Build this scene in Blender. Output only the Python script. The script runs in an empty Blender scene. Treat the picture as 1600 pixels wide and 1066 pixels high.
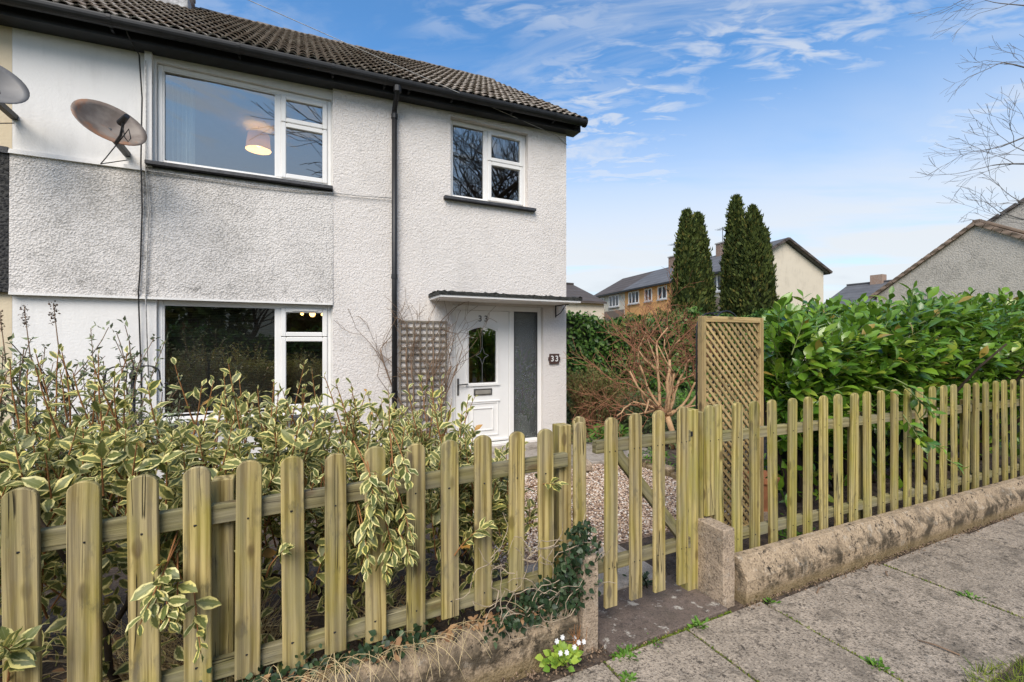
import bpy, bmesh, math, random
import numpy as np
from mathutils import Vector, Matrix

random.seed(7); rng = np.random.default_rng(7)
sc = bpy.context.scene
col = sc.collection
R = math.radians

# ------------------------------------------------------------------ camera
THETA = R(25.5)                        # turned right from the house front's normal
cam_d = bpy.data.cameras.new('camera'); cam = bpy.data.objects.new('camera', cam_d); col.objects.link(cam)
cam_d.sensor_width = 36.0; cam_d.lens = 36.0 * 692.0 / 1600.0
cam_d.clip_start = 0.05; cam_d.clip_end = 3000.0
cam.location = (0, 0, 1.6); cam.rotation_euler = (R(90), 0, -THETA)
sc.camera = cam

# ------------------------------------------------------------------ sky, sun, exposure
SUN_EL, SUN_AZ = R(45), R(214)         # azimuth clockwise from +Y: behind the camera, to the left
sun_d = bpy.data.lights.new('sun', 'SUN'); sun = bpy.data.objects.new('sun', sun_d); col.objects.link(sun)
sun_d.energy = 3.0; sun_d.angle = R(40); sun_d.color = (1.0, 0.90, 0.78)
sdir = Vector((math.sin(SUN_AZ) * math.cos(SUN_EL), math.cos(SUN_AZ) * math.cos(SUN_EL), math.sin(SUN_EL)))
sun.rotation_euler = (-sdir).to_track_quat('-Z', 'Y').to_euler(); sun.location = (-8, -12, 20)

class G:
    """small node-tree writer"""
    def __init__(s, nt): s.nt = nt; s.L = nt.links
    def n(s, typ, props=None, **kw):
        nd = s.nt.nodes.new(typ)
        for k, v in (props or {}).items(): setattr(nd, k, v)
        for k, v in kw.items():
            key = int(k[1:]) if k[0] == 'i' and k[1:].isdigit() else k.replace('_', ' ')
            sock = nd.inputs[key]
            if isinstance(v, bpy.types.NodeSocket): s.L.new(v, sock)
            else: sock.default_value = v
        return nd
    def m(s, op, a, b=0.0, c=0.0, clamp=False):
        return s.n('ShaderNodeMath', {'operation': op, 'use_clamp': clamp}, i0=a, i1=b, i2=c).outputs[0]
    def vm(s, op, a, b=(0, 0, 0)):
        return s.n('ShaderNodeVectorMath', {'operation': op}, i0=a, i1=b).outputs[0]
    def mix(s, f, a, b, bt='MIX'):
        nd = s.nt.nodes.new('ShaderNodeMix'); nd.data_type = 'RGBA'; nd.blend_type = bt
        for i, v in ((0, f), (6, a), (7, b)):
            if isinstance(v, bpy.types.NodeSocket): s.L.new(v, nd.inputs[i])
            else: nd.inputs[i].default_value = v if i == 0 else (tuple(v) + (1,))[:4]
        return nd.outputs[2]
    def noise(s, vec, scale, detail=3.0, rough=0.55, dist=0.0):
        return s.n('ShaderNodeTexNoise', None, Vector=vec, Scale=scale, Detail=detail, Roughness=rough, Distortion=dist).outputs[0]
    def vor(s, vec, scale, feature='F1', out=0, rnd=1.0):
        return s.n('ShaderNodeTexVoronoi', {'feature': feature}, Vector=vec, Scale=scale, Randomness=rnd).outputs[out]
    def ramp(s, f, lo, hi, a=0.0, b=1.0):
        return s.n('ShaderNodeMapRange', {'interpolation_type': 'SMOOTHSTEP'}, i0=f, i1=lo, i2=hi, i3=a, i4=b).outputs[0]
    def obj(s): return s.n('ShaderNodeTexCoord').outputs['Object']
    def scale(s, v, xyz): return s.vm('MULTIPLY', v, xyz)
    def bump(s, h, dist, strength=1.0, nrm=None):
        nd = s.n('ShaderNodeBump', None, Height=h, Distance=dist, Strength=strength)
        if nrm is not None: s.L.new(nrm, nd.inputs['Normal'])
        return nd.outputs[0]

world = bpy.data.worlds.new('World'); sc.world = world; world.use_nodes = True
wt = world.node_tree; wt.nodes.clear(); g = G(wt)
sky = g.n('ShaderNodeTexSky', {'sky_type': 'NISHITA', 'sun_disc': False, 'sun_elevation': SUN_EL, 'sun_rotation': SUN_AZ,
                               'air_density': 1.0, 'dust_density': 0.4, 'ozone_density': 2.5})
d = g.n('ShaderNodeTexCoord').outputs['Generated']
sp = g.n('ShaderNodeSeparateXYZ', None, i0=d)
zc = g.m('MAXIMUM', sp.outputs[2], 0.0)
inv = g.m('DIVIDE', 1.0, g.m('ADD', zc, 0.10))
pl = g.n('ShaderNodeCombineXYZ', None, i0=g.m('MULTIPLY', sp.outputs[0], inv), i1=g.m('MULTIPLY', sp.outputs[1], inv), i2=0.0).outputs[0]
pl = g.n('ShaderNodeMapping', None, Vector=pl, Rotation=(0, 0, R(32))).outputs[0]
wisp = g.noise(g.scale(pl, (0.55, 1.5, 1)), 1.6, 7.0, 0.62, 0.7)
big = g.noise(pl, 0.75, 3.0, 0.5, 0.3)
ripple = g.noise(g.scale(pl, (2.2, 5.0, 1)), 2.6, 4.0, 0.6, 0.5)
m1 = g.m('MULTIPLY', g.ramp(wisp, 0.46, 0.68), g.ramp(big, 0.36, 0.56))
m2 = g.m('MULTIPLY', g.m('MULTIPLY', g.ramp(ripple, 0.42, 0.64), g.ramp(big, 0.42, 0.58)), 0.85)
rip2 = g.noise(g.scale(g.vm('ADD', pl, (3.7, 1.9, 0.0)), (1.6, 4.2, 1)), 3.0, 4.0, 0.6, 0.6)
band = g.m('MULTIPLY', g.m('MULTIPLY', g.ramp(zc, 0.56, 0.42), g.ramp(zc, 0.16, 0.28)), g.ramp(g.noise(g.vm('ADD', pl, (5.1, 0.0, 0.0)), 0.8, 3.0, 0.5, 0.3), 0.36, 0.56))
m2 = g.m('MAXIMUM', m2, g.m('MULTIPLY', g.m('MULTIPLY', g.ramp(rip2, 0.40, 0.62), band), 0.85))
veil = g.m('MULTIPLY', g.ramp(zc, 0.54, 0.14), g.ramp(g.noise(g.scale(pl, (0.5, 1.2, 1)), 0.9, 5.0, 0.55, 0.4), 0.12, 0.52))
mask = g.m('MAXIMUM', g.m('MULTIPLY', g.m('MAXIMUM', m1, m2), 0.80), g.m('MULTIPLY', veil, 1.05), clamp=True)
mask = g.m('MULTIPLY', mask, 0.92)
lowgrey = g.m('MULTIPLY', g.ramp(zc, 0.22, 0.03), g.ramp(g.noise(g.scale(d, (3, 3, 9)), 1.7, 4.0, 0.5, 0.4), 0.47, 0.68))
cloudcol = g.mix(g.m('MULTIPLY', lowgrey, 0.55), (5.6, 5.7, 5.8), (3.3, 3.3, 3.6))
skyc = g.mix(1.0, sky.outputs[0], (0.82, 1.32, 1.58), 'MULTIPLY')
colr = g.mix(mask, skyc, cloudcol)
bg = g.n('ShaderNodeBackground', None, Color=colr, Strength=0.10)
wo = g.n('ShaderNodeOutputWorld'); wt.links.new(bg.outputs[0], wo.inputs[0])

sc.view_settings.view_transform = 'Standard'; sc.view_settings.look = 'None'
sc.view_settings.gamma = 1.0; sc.view_settings.use_curve_mapping = False
sc.view_settings.exposure = 0.61
sc.cycles.max_bounces = 7; sc.cycles.transparent_max_bounces = 12; sc.cycles.glossy_bounces = 4
sc.cycles.diffuse_bounces = 3; sc.cycles.use_denoising = True
sc.cycles.caustics_reflective = False; sc.cycles.caustics_refractive = False

# ------------------------------------------------------------------ helpers
class MB:
    def __init__(s): s.v = []; s.f = []
    def add(s, vs, fs):
        o = len(s.v); s.v += [tuple(p) for p in vs]; s.f += [tuple(i + o for i in f) for f in fs]; return s
    def box(s, x0, x1, y0, y1, z0, z1):
        return s.add([(x0,y0,z0),(x1,y0,z0),(x1,y1,z0),(x0,y1,z0),(x0,y0,z1),(x1,y0,z1),(x1,y1,z1),(x0,y1,z1)],
                     [(0,3,2,1),(4,5,6,7),(0,1,5,4),(1,2,6,5),(2,3,7,6),(3,0,4,7)])
    def quad(s, a, b, c, e): return s.add([a, b, c, e], [(0, 1, 2, 3)])
    def prism(s, prof, a0, a1, axis='x'):
        """profile (list of 2-D points, counter-clockwise seen against the axis) swept from a0 to a1"""
        n = len(prof)
        mk = {'x': lambda p, a: (a, p[0], p[1]), 'y': lambda p, a: (p[0], a, p[1]), 'z': lambda p, a: (p[0], p[1], a)}[axis]
        vs = [mk(p, a0) for p in prof] + [mk(p, a1) for p in prof]
        fs = [(i, (i + 1) % n, n + (i + 1) % n, n + i) for i in range(n)] + [tuple(range(n))[::-1], tuple(range(n, 2 * n))]
        return s.add(vs, fs)
    def bar(s, a, b, w, t, up=(0, 0, 1)):
        """rectangular bar from a to b, width w across, thickness t along up"""
        a, b, up = Vector(a), Vector(b), Vector(up); dr = (b - a).normalized(); sd = dr.cross(up).normalized(); u2 = sd.cross(dr)
        vs = []
        for p in (a, b):
            for i, j in ((-1, -1), (1, -1), (1, 1), (-1, 1)): vs.append(p + sd * (w / 2 * i) + u2 * (t / 2 * j))
        return s.add(vs, [(0,1,2,3),(7,6,5,4),(0,4,5,1),(1,5,6,2),(2,6,7,3),(3,7,4,0)])
    def tube(s, pts, r, n=6, cap=True):
        pts = [Vector(p) for p in pts]; k = len(pts)
        rr = r if hasattr(r, '__len__') else [r] * k
        vs = []
        ref = Vector((0.31, 0.17, 0.93))
        for i, p in enumerate(pts):
            t = (pts[min(i + 1, k - 1)] - pts[max(i - 1, 0)])
            t = t.normalized() if t.length > 1e-9 else Vector((0, 0, 1))
            q = ref if abs(t.dot(ref)) < 0.95 else Vector((1, 0, 0))
            a = t.cross(q).normalized(); b = t.cross(a)
            for j in range(n):
                an = 2 * math.pi * j / n
                vs.append(p + a * (math.cos(an) * rr[i]) + b * (math.sin(an) * rr[i]))
        fs = [(i*n+j, i*n+(j+1)%n, (i+1)*n+(j+1)%n, (i+1)*n+j) for i in range(k-1) for j in range(n)]
        if cap: fs += [tuple(range(n))[::-1], tuple(range((k-1)*n, k*n))]
        return s.add(vs, fs)
    def cyl(s, a, b, r, n=16): return s.tube([a, b], r, n)
    def mesh(s, name, smooth=False, bevel=0.0, fix=True):
        me = bpy.data.meshes.new(name); me.from_pydata(s.v, [], s.f)
        if fix or bevel:
            bm = bmesh.new(); bm.from_mesh(me)
            if fix: bmesh.ops.recalc_face_normals(bm, faces=bm.faces)
            if bevel:
                es = [e for e in bm.edges if len(e.link_faces) == 2 and e.calc_face_angle(0) > 0.6]
                bmesh.ops.bevel(bm, geom=es, offset=bevel, segments=1, affect='EDGES', profile=0.5)
            bm.to_mesh(me); bm.free()
        if smooth: me.polygons.foreach_set('use_smooth', [True] * len(me.polygons))
        return me

def put(name, me, mt, parent=None, loc=None, rot=None):
    """link a mesh as one object; children keep world coordinates"""
    o = bpy.data.objects.new(name, me); col.objects.link(o)
    if mt is not None and len(me.materials) == 0: me.materials.append(mt)
    if loc is not None: o.location = loc
    if rot is not None: o.rotation_euler = rot
    if parent is not None:
        o.parent = parent
        w = WORLD.get(parent.name, Vector((0, 0, 0)))
        o.matrix_parent_inverse = Matrix.Translation(-w)
    WORLD[o.name] = Vector(o.location)
    return o
WORLD = {}
def build(mb, name, mt, parent=None, smooth=False, bevel=0.0, fix=True):
    return put(name, mb.mesh(name, smooth, bevel, fix), mt, parent)
def empty(name, loc, parent=None):
    o = bpy.data.objects.new(name, None); col.objects.link(o); o.location = loc; o.empty_display_size = 0.1
    if parent is not None:
        o.parent = parent; o.matrix_parent_inverse = Matrix.Translation(-WORLD.get(parent.name, Vector((0, 0, 0))))
    WORLD[o.name] = Vector(loc)
    return o
def tag(o, label, cat, group=None):
    o['label'] = label; o['category'] = cat
    if group: o['group'] = group
    return o
def thing(name, label, cat, loc=(0, 0, 0), group=None): return tag(empty(name, loc), label, cat, group)
def structure(o): o['kind'] = 'structure'; return o
def stuff(o): o['kind'] = 'stuff'; return o

# ------------------------------------------------------------------ materials
def material(name, fn):
    m = bpy.data.materials.new(name); m.use_nodes = True; nt = m.node_tree; nt.nodes.clear()
    gg = G(nt); out = nt.nodes.new('ShaderNodeOutputMaterial'); sh = fn(gg); nt.links.new(sh, out.inputs[0]); return m
def pbsdf(g, colr, rough=0.8, nrm=None, **kw):
    nd = g.n('ShaderNodeBsdfPrincipled')
    def st(k, v):
        if isinstance(v, bpy.types.NodeSocket): g.L.new(v, nd.inputs[k])
        elif k == 'Base Color' or k.endswith('Color') or k.endswith('Tint'): nd.inputs[k].default_value = (tuple(v) + (1,))[:4]
        else: nd.inputs[k].default_value = v
    st('Base Color', colr); st('Roughness', rough)
    if nrm is not None: g.L.new(nrm, nd.inputs['Normal'])
    for k, v in kw.items(): st(k.replace('_', ' '), v)
    return nd.outputs[0]
def plain(name, c, rough=0.6, var=0.12, vscale=6.0, metallic=0.0, bump=0.0, bscale=60.0):
    def fn(g):
        v = g.obj(); nz = g.noise(v, vscale, 5.0, 0.6)
        cc = g.mix(g.ramp(nz, 0.3, 0.7), tuple(x * (1 - var) for x in c), tuple(min(1, x * (1 + var)) for x in c))
        nr = g.bump(g.noise(v, bscale, 3.0), bump) if bump else None
        return pbsdf(g, cc, rough, nr, Metallic=metallic)
    return material(name, fn)

def roughcast(name, base, lump, dist, dirt, mode):
    def fn(g):
        v = g.obj(); sx = g.n('ShaderNodeSeparateXYZ', None, i0=v); x, z = sx.outputs[0], sx.outputs[2]
        if mode == 'swirl':
            h = g.m('ADD', g.noise(v, lump, 3.5, 0.62, 0.9), g.m('MULTIPLY', g.noise(v, lump * 2.7, 2.0, 0.5, 0.4), 0.35))
        else:
            vv = g.vm('ADD', v, g.scale(g.n('ShaderNodeTexNoise', None, Vector=v, Scale=30.0).outputs[1], (0.02, 0.02, 0.02)))
            h = g.m('SUBTRACT', g.m('ADD', 0.6, g.m('MULTIPLY', g.noise(v, lump * 1.7, 2.0), 0.5)), g.vor(vv, lump, 'SMOOTH_F1'))
        big = g.noise(v, 0.9, 5.0, 0.6, 0.5); mid = g.noise(v, 5.5, 5.0, 0.65, 0.3); fine = g.noise(v, 55.0, 3.0, 0.6)
        dm = g.m('MULTIPLY', g.ramp(g.m('ADD', g.m('MULTIPLY', big, 0.6), g.m('MULTIPLY', mid, 0.4)), 0.43, 0.66), dirt)
        c = g.mix(dm, base, (base[0] * 0.50, base[1] * 0.50, base[2] * 0.49))
        # darker, greyer tone in the hollows of the texture
        c = g.mix(g.m('MULTIPLY', g.ramp(h, 0.52, 0.30), g.m('ADD', 0.22, g.m('MULTIPLY', dm, 0.6))), c, (0.16, 0.155, 0.14))
        if mode == 'panel':
            # black algae along the drip edge and up the right arris, rain streaks under the sill
            e1 = g.m('MULTIPLY', g.ramp(z, 2.34, 2.11), g.ramp(g.noise(v, 9.0, 5.0, 0.7, 0.5), 0.53, 0.66))
            e2 = g.m('MULTIPLY', g.ramp(x, 0.12, 0.35), g.ramp(g.noise(g.scale(v, (6, 6, 2.4)), 2.4, 5.0, 0.7, 0.4), 0.56, 0.70))
            e3 = g.m('MULTIPLY', g.ramp(g.m('ABSOLUTE', g.m('SUBTRACT', x, -1.50)), 0.09, 0.0), g.ramp(mid, 0.40, 0.62))
            e = g.m('MULTIPLY', g.m('MAXIMUM', g.m('MAXIMUM', e1, e2), g.m('MULTIPLY', e3, 0.7)), g.ramp(fine, 0.38, 0.6, 0.45, 1.0))
            c = g.mix(g.m('MULTIPLY', e, 0.75), c, (0.07, 0.068, 0.06))
        return pbsdf(g, c, 0.92, g.bump(h, dist), Specular_IOR_Level=0.2)
    return material(name, fn)

M = {}
M['swirl'] = roughcast('painted_roughcast', (0.76, 0.715, 0.675), 33.0, 0.018, 0.24, 'swirl')
M['panel'] = roughcast('weathered_roughcast', (0.72, 0.685, 0.65), 60.0, 0.010, 0.36, 'panel')
M['darkdash'] = roughcast('dark_pebbledash', (0.035, 0.035, 0.036), 40.0, 0.02, 0.3, 'dash')
def smooth_render(name, base, dirt=0.18):
    def fn(g):
        v = g.obj(); mid = g.noise(v, 2.2, 5.0, 0.6, 0.4); st = g.noise(g.scale(v, (7, 7, 0.8)), 2.0, 4.0, 0.6)
        c = g.mix(g.m('MULTIPLY', g.ramp(g.m('ADD', g.m('MULTIPLY', mid, 0.55), g.m('MULTIPLY', st, 0.45)), 0.46, 0.70), dirt), base, tuple(b * 0.45 for b in base))
        return pbsdf(g, c, 0.85, g.bump(g.noise(v, 45.0, 3.0), 0.003), Specular_IOR_Level=0.25)
    return material(name, fn)
M['smooth'] = smooth_render('smooth_white_render', (0.77, 0.755, 0.73))
M['cream'] = smooth_render('cream_render', (0.66, 0.56, 0.40))
M['upvc'] = plain('white_upvc', (0.80, 0.79, 0.765), 0.32, 0.03, 3.0)
M['black_plastic'] = plain('black_gutter_plastic', (0.010, 0.0105, 0.012), 0.5, 0.35, 9.0)
M['slate'] = plain('dark_slate_sill', (0.035, 0.037, 0.042), 0.6, 0.4, 14.0, bump=0.004)
M['felt'] = plain('mossy_dark_felt', (0.030, 0.031, 0.027), 0.95, 0.6, 25.0, bump=0.02, bscale=50)
M['iron'] = plain('black_iron', (0.014, 0.014, 0.016), 0.5, 0.3, 20.0)
M['cable'] = plain('black_cable', (0.02, 0.018, 0.018), 0.6, 0.2)
M['greycable'] = plain('painted_cable', (0.42, 0.41, 0.39), 0.7, 0.3, 30.0)
M['steel'] = plain('brushed_steel', (0.33, 0.32, 0.31), 0.32, 0.2, 30.0, metallic=0.9)
M['grey_metal'] = plain('grey_numerals', (0.13, 0.13, 0.13), 0.4, 0.2, metallic=0.5)
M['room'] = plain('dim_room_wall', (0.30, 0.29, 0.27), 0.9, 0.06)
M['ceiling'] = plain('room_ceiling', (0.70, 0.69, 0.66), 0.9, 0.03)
M['curtain'] = plain('pale_curtain', (0.58, 0.60, 0.60), 0.9, 0.1)
M['blind'] = plain('dark_blind_slat', (0.055, 0.050, 0.045), 0.5, 0.2)
M['brown_plate'] = plain('brown_cast_plate', (0.075, 0.042, 0.035), 0.5, 0.2)
M['whitepaint'] = plain('white_paint', (0.8, 0.8, 0.78), 0.5, 0.05)
M['lead'] = plain('lead_came', (0.20, 0.20, 0.20), 0.5, 0.2, metallic=0.6)
M['straw'] = plain('dry_straw', (0.50, 0.39, 0.21), 0.85, 0.35, 5.0)
M['terracotta'] = plain('terracotta', (0.42, 0.17, 0.075), 0.85, 0.2, 12.0, bump=0.002)
M['soil'] = plain('dark_garden_soil', (0.085, 0.062, 0.045), 1.0, 0.5, 9.0, bump=0.05, bscale=22)
M['ridge'] = plain('concrete_ridge_tile', (0.16, 0.135, 0.115), 0.9, 0.35, 18.0, bump=0.006)
M['mortar'] = plain('pale_mortar', (0.42, 0.41, 0.39), 0.95, 0.25, 20.0, bump=0.01)

def glass(name, ior, tint, rough=0.0):
    def fn(g):
        geo = g.n('ShaderNodeNewGeometry')          # double glazing: Schlick reflectance on the outer faces only
        ct = g.m('ABSOLUTE', g.n('ShaderNodeVectorMath', {'operation': 'DOT_PRODUCT'}, i0=geo.outputs['Normal'], i1=geo.outputs['Incoming']).outputs['Value'])
        fr = g.m('ADD', ior, g.m('MULTIPLY', 1.0 - ior, g.m('POWER', g.m('SUBTRACT', 1.0, ct, clamp=True), 5.0)))
        fr = g.m('MULTIPLY', fr, g.m('SUBTRACT', 1.0, geo.outputs['Backfacing']))
        tr = g.n('ShaderNodeBsdfTransparent', None, Color=tint + (1,)).outputs[0]
        # float glass is never quite flat: reflections waver a little
        wv = g.bump(g.noise(g.obj(), 1.6, 0.0), 0.0012, 1.0)
        gl = g.n('ShaderNodeBsdfGlossy', None, Color=(1.0, 0.955, 0.89, 1), Roughness=rough, Normal=wv).outputs[0]
        return g.n('ShaderNodeMixShader', None, i0=fr, i1=tr, i2=gl).outputs[0]
    return material(name, fn)
M['glass'] = glass('window_glass', 0.29, (0.86, 0.89, 0.88))
def frost(g):
    v = g.obj(); nr = g.bump(g.noise(v, 38.0, 3.0, 0.7, 0.5), 0.018)
    gl = g.n('ShaderNodeBsdfGlossy', None, Color=(0.9, 0.93, 0.93, 1), Roughness=0.22, Normal=nr).outputs[0]
    rf = g.n('ShaderNodeBsdfTransparent', None, Color=(0.52, 0.56, 0.54, 1)).outputs[0]
    body = g.n('ShaderNodeMixShader', None, i0=0.15, i1=rf, i2=gl).outputs[0]
    fz = g.ramp(g.noise(v, 60.0, 4.0, 0.75), 0.40, 0.66)
    sc_ = g.n('ShaderNodeBsdfDiffuse', None, Color=(0.30, 0.33, 0.31, 1), Normal=nr).outputs[0]
    return g.n('ShaderNodeMixShader', None, i0=g.m('MULTIPLY', fz, 0.09), i1=body, i2=sc_).outputs[0]
M['frost'] = material('obscured_glass', frost)
def emis(name, c, s): return material(name, lambda g: g.n('ShaderNodeEmission', None, Color=c + (1,), Strength=s).outputs[0])
M['bulb'] = emis('lit_bulb', (1.0, 0.52, 0.17), 6.0)
M['shade'] = material('lampshade_fabric', lambda g: g.n('ShaderNodeMixShader', None, i0=0.10,
    i1=pbsdf(g, (0.75, 0.62, 0.45), 0.8), i2=g.n('ShaderNodeBsdfTranslucent', None, Color=(0.9, 0.62, 0.36, 1)).outputs[0]).outputs[0])

def wood(name, light, dark, green, ga=0.5, grey=0.0):
    """softwood with grain along local Z, knots, drying checks and algae; every board its own"""
    def fn(g):
        v = g.obj(); rnd = g.n('ShaderNodeObjectInfo').outputs['Random']
        off = g.n('ShaderNodeCombineXYZ', None, i0=g.m('MULTIPLY', rnd, 37.0), i1=g.m('MULTIPLY', rnd, 91.0), i2=g.m('MULTIPLY', rnd, 53.0)).outputs[0]
        vo = g.vm('ADD', v, off)
        warp = g.noise(g.scale(vo, (5, 5, 1.3)), 1.0, 2.0)
        vw = g.vm('ADD', vo, g.n('ShaderNodeCombineXYZ', None, i0=g.m('MULTIPLY', warp, 0.03), i1=0.0, i2=0.0).outputs[0])
        gr = g.m('ADD', g.m('MULTIPLY', g.noise(g.scale(vw, (165, 165, 2.2)), 1.0, 4.0, 0.7), 0.62), g.m('MULTIPLY', g.noise(g.scale(vw, (34, 34, 1.0)), 1.0, 3.0, 0.6), 0.38))
        rings = g.n('ShaderNodeTexWave', {'wave_type': 'BANDS', 'bands_direction': 'X'}, Vector=g.scale(vw, (1, 1, 0.03)), Scale=9.0, Distortion=9.0, Detail=3.0).outputs[1]
        tone = g.m('ADD', g.m('MULTIPLY', gr, 0.6), g.m('MULTIPLY', rings, 0.12))
        c = g.mix(g.ramp(tone, 0.27, 0.46), dark, light)
        kd = g.vor(g.scale(vo, (9, 9, 4.0)), 1.0)
        kn = g.ramp(kd, 0.20, 0.10)
        c = g.mix(g.m('MULTIPLY', kn, 0.85), c, (0.12, 0.075, 0.03))
        patch = g.noise(g.scale(vo, (9, 9, 2.2)), 1.0, 4.0, 0.6)
        c = g.mix(g.m('MULTIPLY', g.ramp(patch, 0.42, 0.66), ga), c, green)
        spots = g.m('MULTIPLY', g.ramp(g.noise(g.scale(vo, (26, 26, 9)), 1.0, 5.0, 0.7), 0.52, 0.66), g.ramp(g.noise(vo, 5.0, 3.0), 0.42, 0.58))
        c = g.mix(g.m('MULTIPLY', spots, 0.50), c, (0.07, 0.065, 0.04))
        if grey: c = g.mix(g.m('MULTIPLY', g.ramp(g.noise(g.scale(vo, (14, 14, 3)), 1.0, 4.0), 0.36, 0.64), grey), c, (0.27, 0.25, 0.215))
        chk = g.m('MULTIPLY', g.ramp(g.m('ABSOLUTE', g.m('SUBTRACT', g.noise(g.scale(vw, (22, 22, 0.55)), 1.0, 1.0), 0.5)), 0.010, 0.002), g.ramp(g.noise(vo, 3.1, 2.0), 0.52, 0.60))
        c = g.mix(g.m('MULTIPLY', chk, 0.85), c, (0.03, 0.024, 0.012))
        tint = g.ramp(rnd, 0.0, 1.0, 0.86, 1.12)
        c = g.mix(1.0, c, g.n('ShaderNodeCombineColor', None, i0=tint, i1=tint, i2=tint).outputs[0], 'MULTIPLY')
        h = g.m('SUBTRACT', g.m('ADD', gr, g.m('MULTIPLY', kn, 0.35)), g.m('MULTIPLY', chk, 1.8))
        return pbsdf(g, c, 0.82, g.bump(h, 0.0035), Specular_IOR_Level=0.25)
    return material(name, fn)
M['picket'] = wood('green_treated_pine', (0.56, 0.44, 0.185), (0.20, 0.145, 0.045), (0.285, 0.25, 0.045), 0.50, 0.32)
M['picket_r'] = wood('mossy_treated_pine', (0.55, 0.445, 0.165), (0.21, 0.16, 0.042), (0.29, 0.265, 0.04), 0.60, 0.26)
M['rail'] = wood('rough_sawn_rail', (0.30, 0.26, 0.13), (0.17, 0.145, 0.065), (0.17, 0.165, 0.05), 0.6, 0.35)
M['lattice'] = wood('brown_treated_lattice', (0.54, 0.39, 0.18), (0.34, 0.235, 0.10), (0.36, 0.29, 0.12), 0.3, 0.12)
M['greywood'] = wood('weathered_grey_lath', (0.26, 0.215, 0.17), (0.13, 0.105, 0.08), (0.18, 0.165, 0.12), 0.3, 0.6)

def concrete(name, base, speck=0.5, lichen=0.35, stain=0.5, bump=0.006, pale=0.0, spd=150.0, low=False):
    def fn(g):
        rnd = g.n('ShaderNodeObjectInfo').outputs['Random']; v = g.obj()
        v = g.vm('ADD', v, g.n('ShaderNodeCombineXYZ', None, i0=g.m('MULTIPLY', rnd, 17.0), i1=0.0, i2=0.0).outputs[0])
        f = g.noise(v, spd, 2.0, 0.7); f2 = g.vor(v, spd * 1.05, 'F1', 1)
        f2 = g.n('ShaderNodeSeparateColor', None, i0=f2).outputs[0]
        mid = g.noise(v, 7.0, 6.0, 0.68, 0.4); big = g.noise(v, 1.7, 4.0, 0.6, 0.3)
        c = g.mix(g.ramp(big, 0.3, 0.7), tuple(b * 0.86 for b in base), tuple(b * 1.12 for b in base))
        c = g.mix(g.m('MULTIPLY', g.ramp(f, 0.50, 0.64), speck), c, tuple(b * 0.30 for b in base))
        c = g.mix(g.m('MULTIPLY', g.ramp(f2, 0.80, 0.95), speck * 0.55), c, tuple(min(0.8, b * 1.55) for b in base))
        c = g.mix(g.m('MULTIPLY', g.ramp(mid, 0.47, 0.66), stain), c, (0.095, 0.080, 0.062))
        l = g.m('MULTIPLY', g.ramp(g.noise(v, 20.0, 5.0, 0.8, 0.15), 0.53, 0.62), g.ramp(g.noise(v, 3.4, 3.0, 0.6), 0.42, 0.54))
        c = g.mix(g.m('MULTIPLY', l, lichen), c, (0.022, 0.020, 0.017))
        if pale: c = g.mix(g.m('MULTIPLY', g.ramp(g.noise(v, 13.0, 4.0, 0.7), 0.57, 0.68), pale), c, (0.56, 0.53, 0.46))
        if low:      # black algae band and ochre moss along the foot of the kerb
            z = g.n('ShaderNodeSeparateXYZ', None, i0=v).outputs[2]
            b1 = g.m('MULTIPLY', g.m('MULTIPLY', g.ramp(z, 0.235, 0.135), g.ramp(z, 0.01, 0.075)), g.ramp(g.noise(v, 7.0, 5.0, 0.72, 0.3), 0.40, 0.60))
            c = g.mix(g.m('MULTIPLY', b1, 0.85), c, (0.050, 0.040, 0.026))
            c = g.mix(g.m('MULTIPLY', g.ramp(z, 0.085, 0.02), 0.65), c, (0.16, 0.115, 0.045))
        h = g.m('ADD', g.m('MULTIPLY', f, 0.6), g.m('MULTIPLY', mid, 0.9))
        return pbsdf(g, c, 0.93, g.bump(h, bump), Specular_IOR_Level=0.2)
    return material(name, fn)
M['kerb'] = concrete('weathered_concrete', (0.42, 0.32, 0.215), 0.55, 1.0, 0.55, 0.014, 0.3, 75, True)
M['stub'] = concrete('pink_aggregate_concrete', (0.41, 0.32, 0.235), 0.7, 0.4, 0.30, 0.010, 0.2, 85)
M['paving'] = concrete('worn_paving', (0.355, 0.295, 0.23), 0.85, 0.75, 0.55, 0.012, 0.12, 75)
M['threshold'] = concrete('stained_threshold_slab', (0.155, 0.12, 0.10), 0.5, 0.4, 0.55, 0.010, 0.65, 110)
M['pathcon'] = concrete('garden_path_concrete', (0.38, 0.335, 0.285), 0.5, 0.2, 0.4, 0.006, 0.15, 120)
M['tarmac'] = concrete('tarmac_patch', (0.06, 0.06, 0.06), 0.8, 0.1, 0.3, 0.010, 0.0, 140)

def roof_tile(g):
    rnd = g.n('ShaderNodeObjectInfo').outputs['Random']; v = g.vm('ADD', g.obj(), g.n('ShaderNodeCombineXYZ', None, i0=g.m('MULTIPLY', rnd, 29.0), i1=0.0, i2=0.0).outputs[0])
    c = g.mix(g.ramp(rnd, 0.0, 1.0), (0.23, 0.19, 0.155), (0.33, 0.285, 0.24))
    c = g.mix(g.m('MULTIPLY', g.ramp(g.noise(v, 14.0, 5.0, 0.7), 0.50, 0.64), 0.75), c, (0.46, 0.43, 0.36))
    c = g.mix(g.m('MULTIPLY', g.ramp(g.noise(v, 22.0, 4.0, 0.7), 0.56, 0.66), 0.8), c, (0.045, 0.045, 0.028))
    c = g.mix(g.m('MULTIPLY', g.ramp(g.noise(v, 8.0, 3.0, 0.7), 0.60, 0.68), 0.5), c, (0.20, 0.105, 0.055))
    return pbsdf(g, c, 0.95, g.bump(g.noise(v, 40.0, 4.0, 0.7), 0.012), Specular_IOR_Level=0.15)
M['tile'] = material('lichened_concrete_tile', roof_tile)
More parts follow.
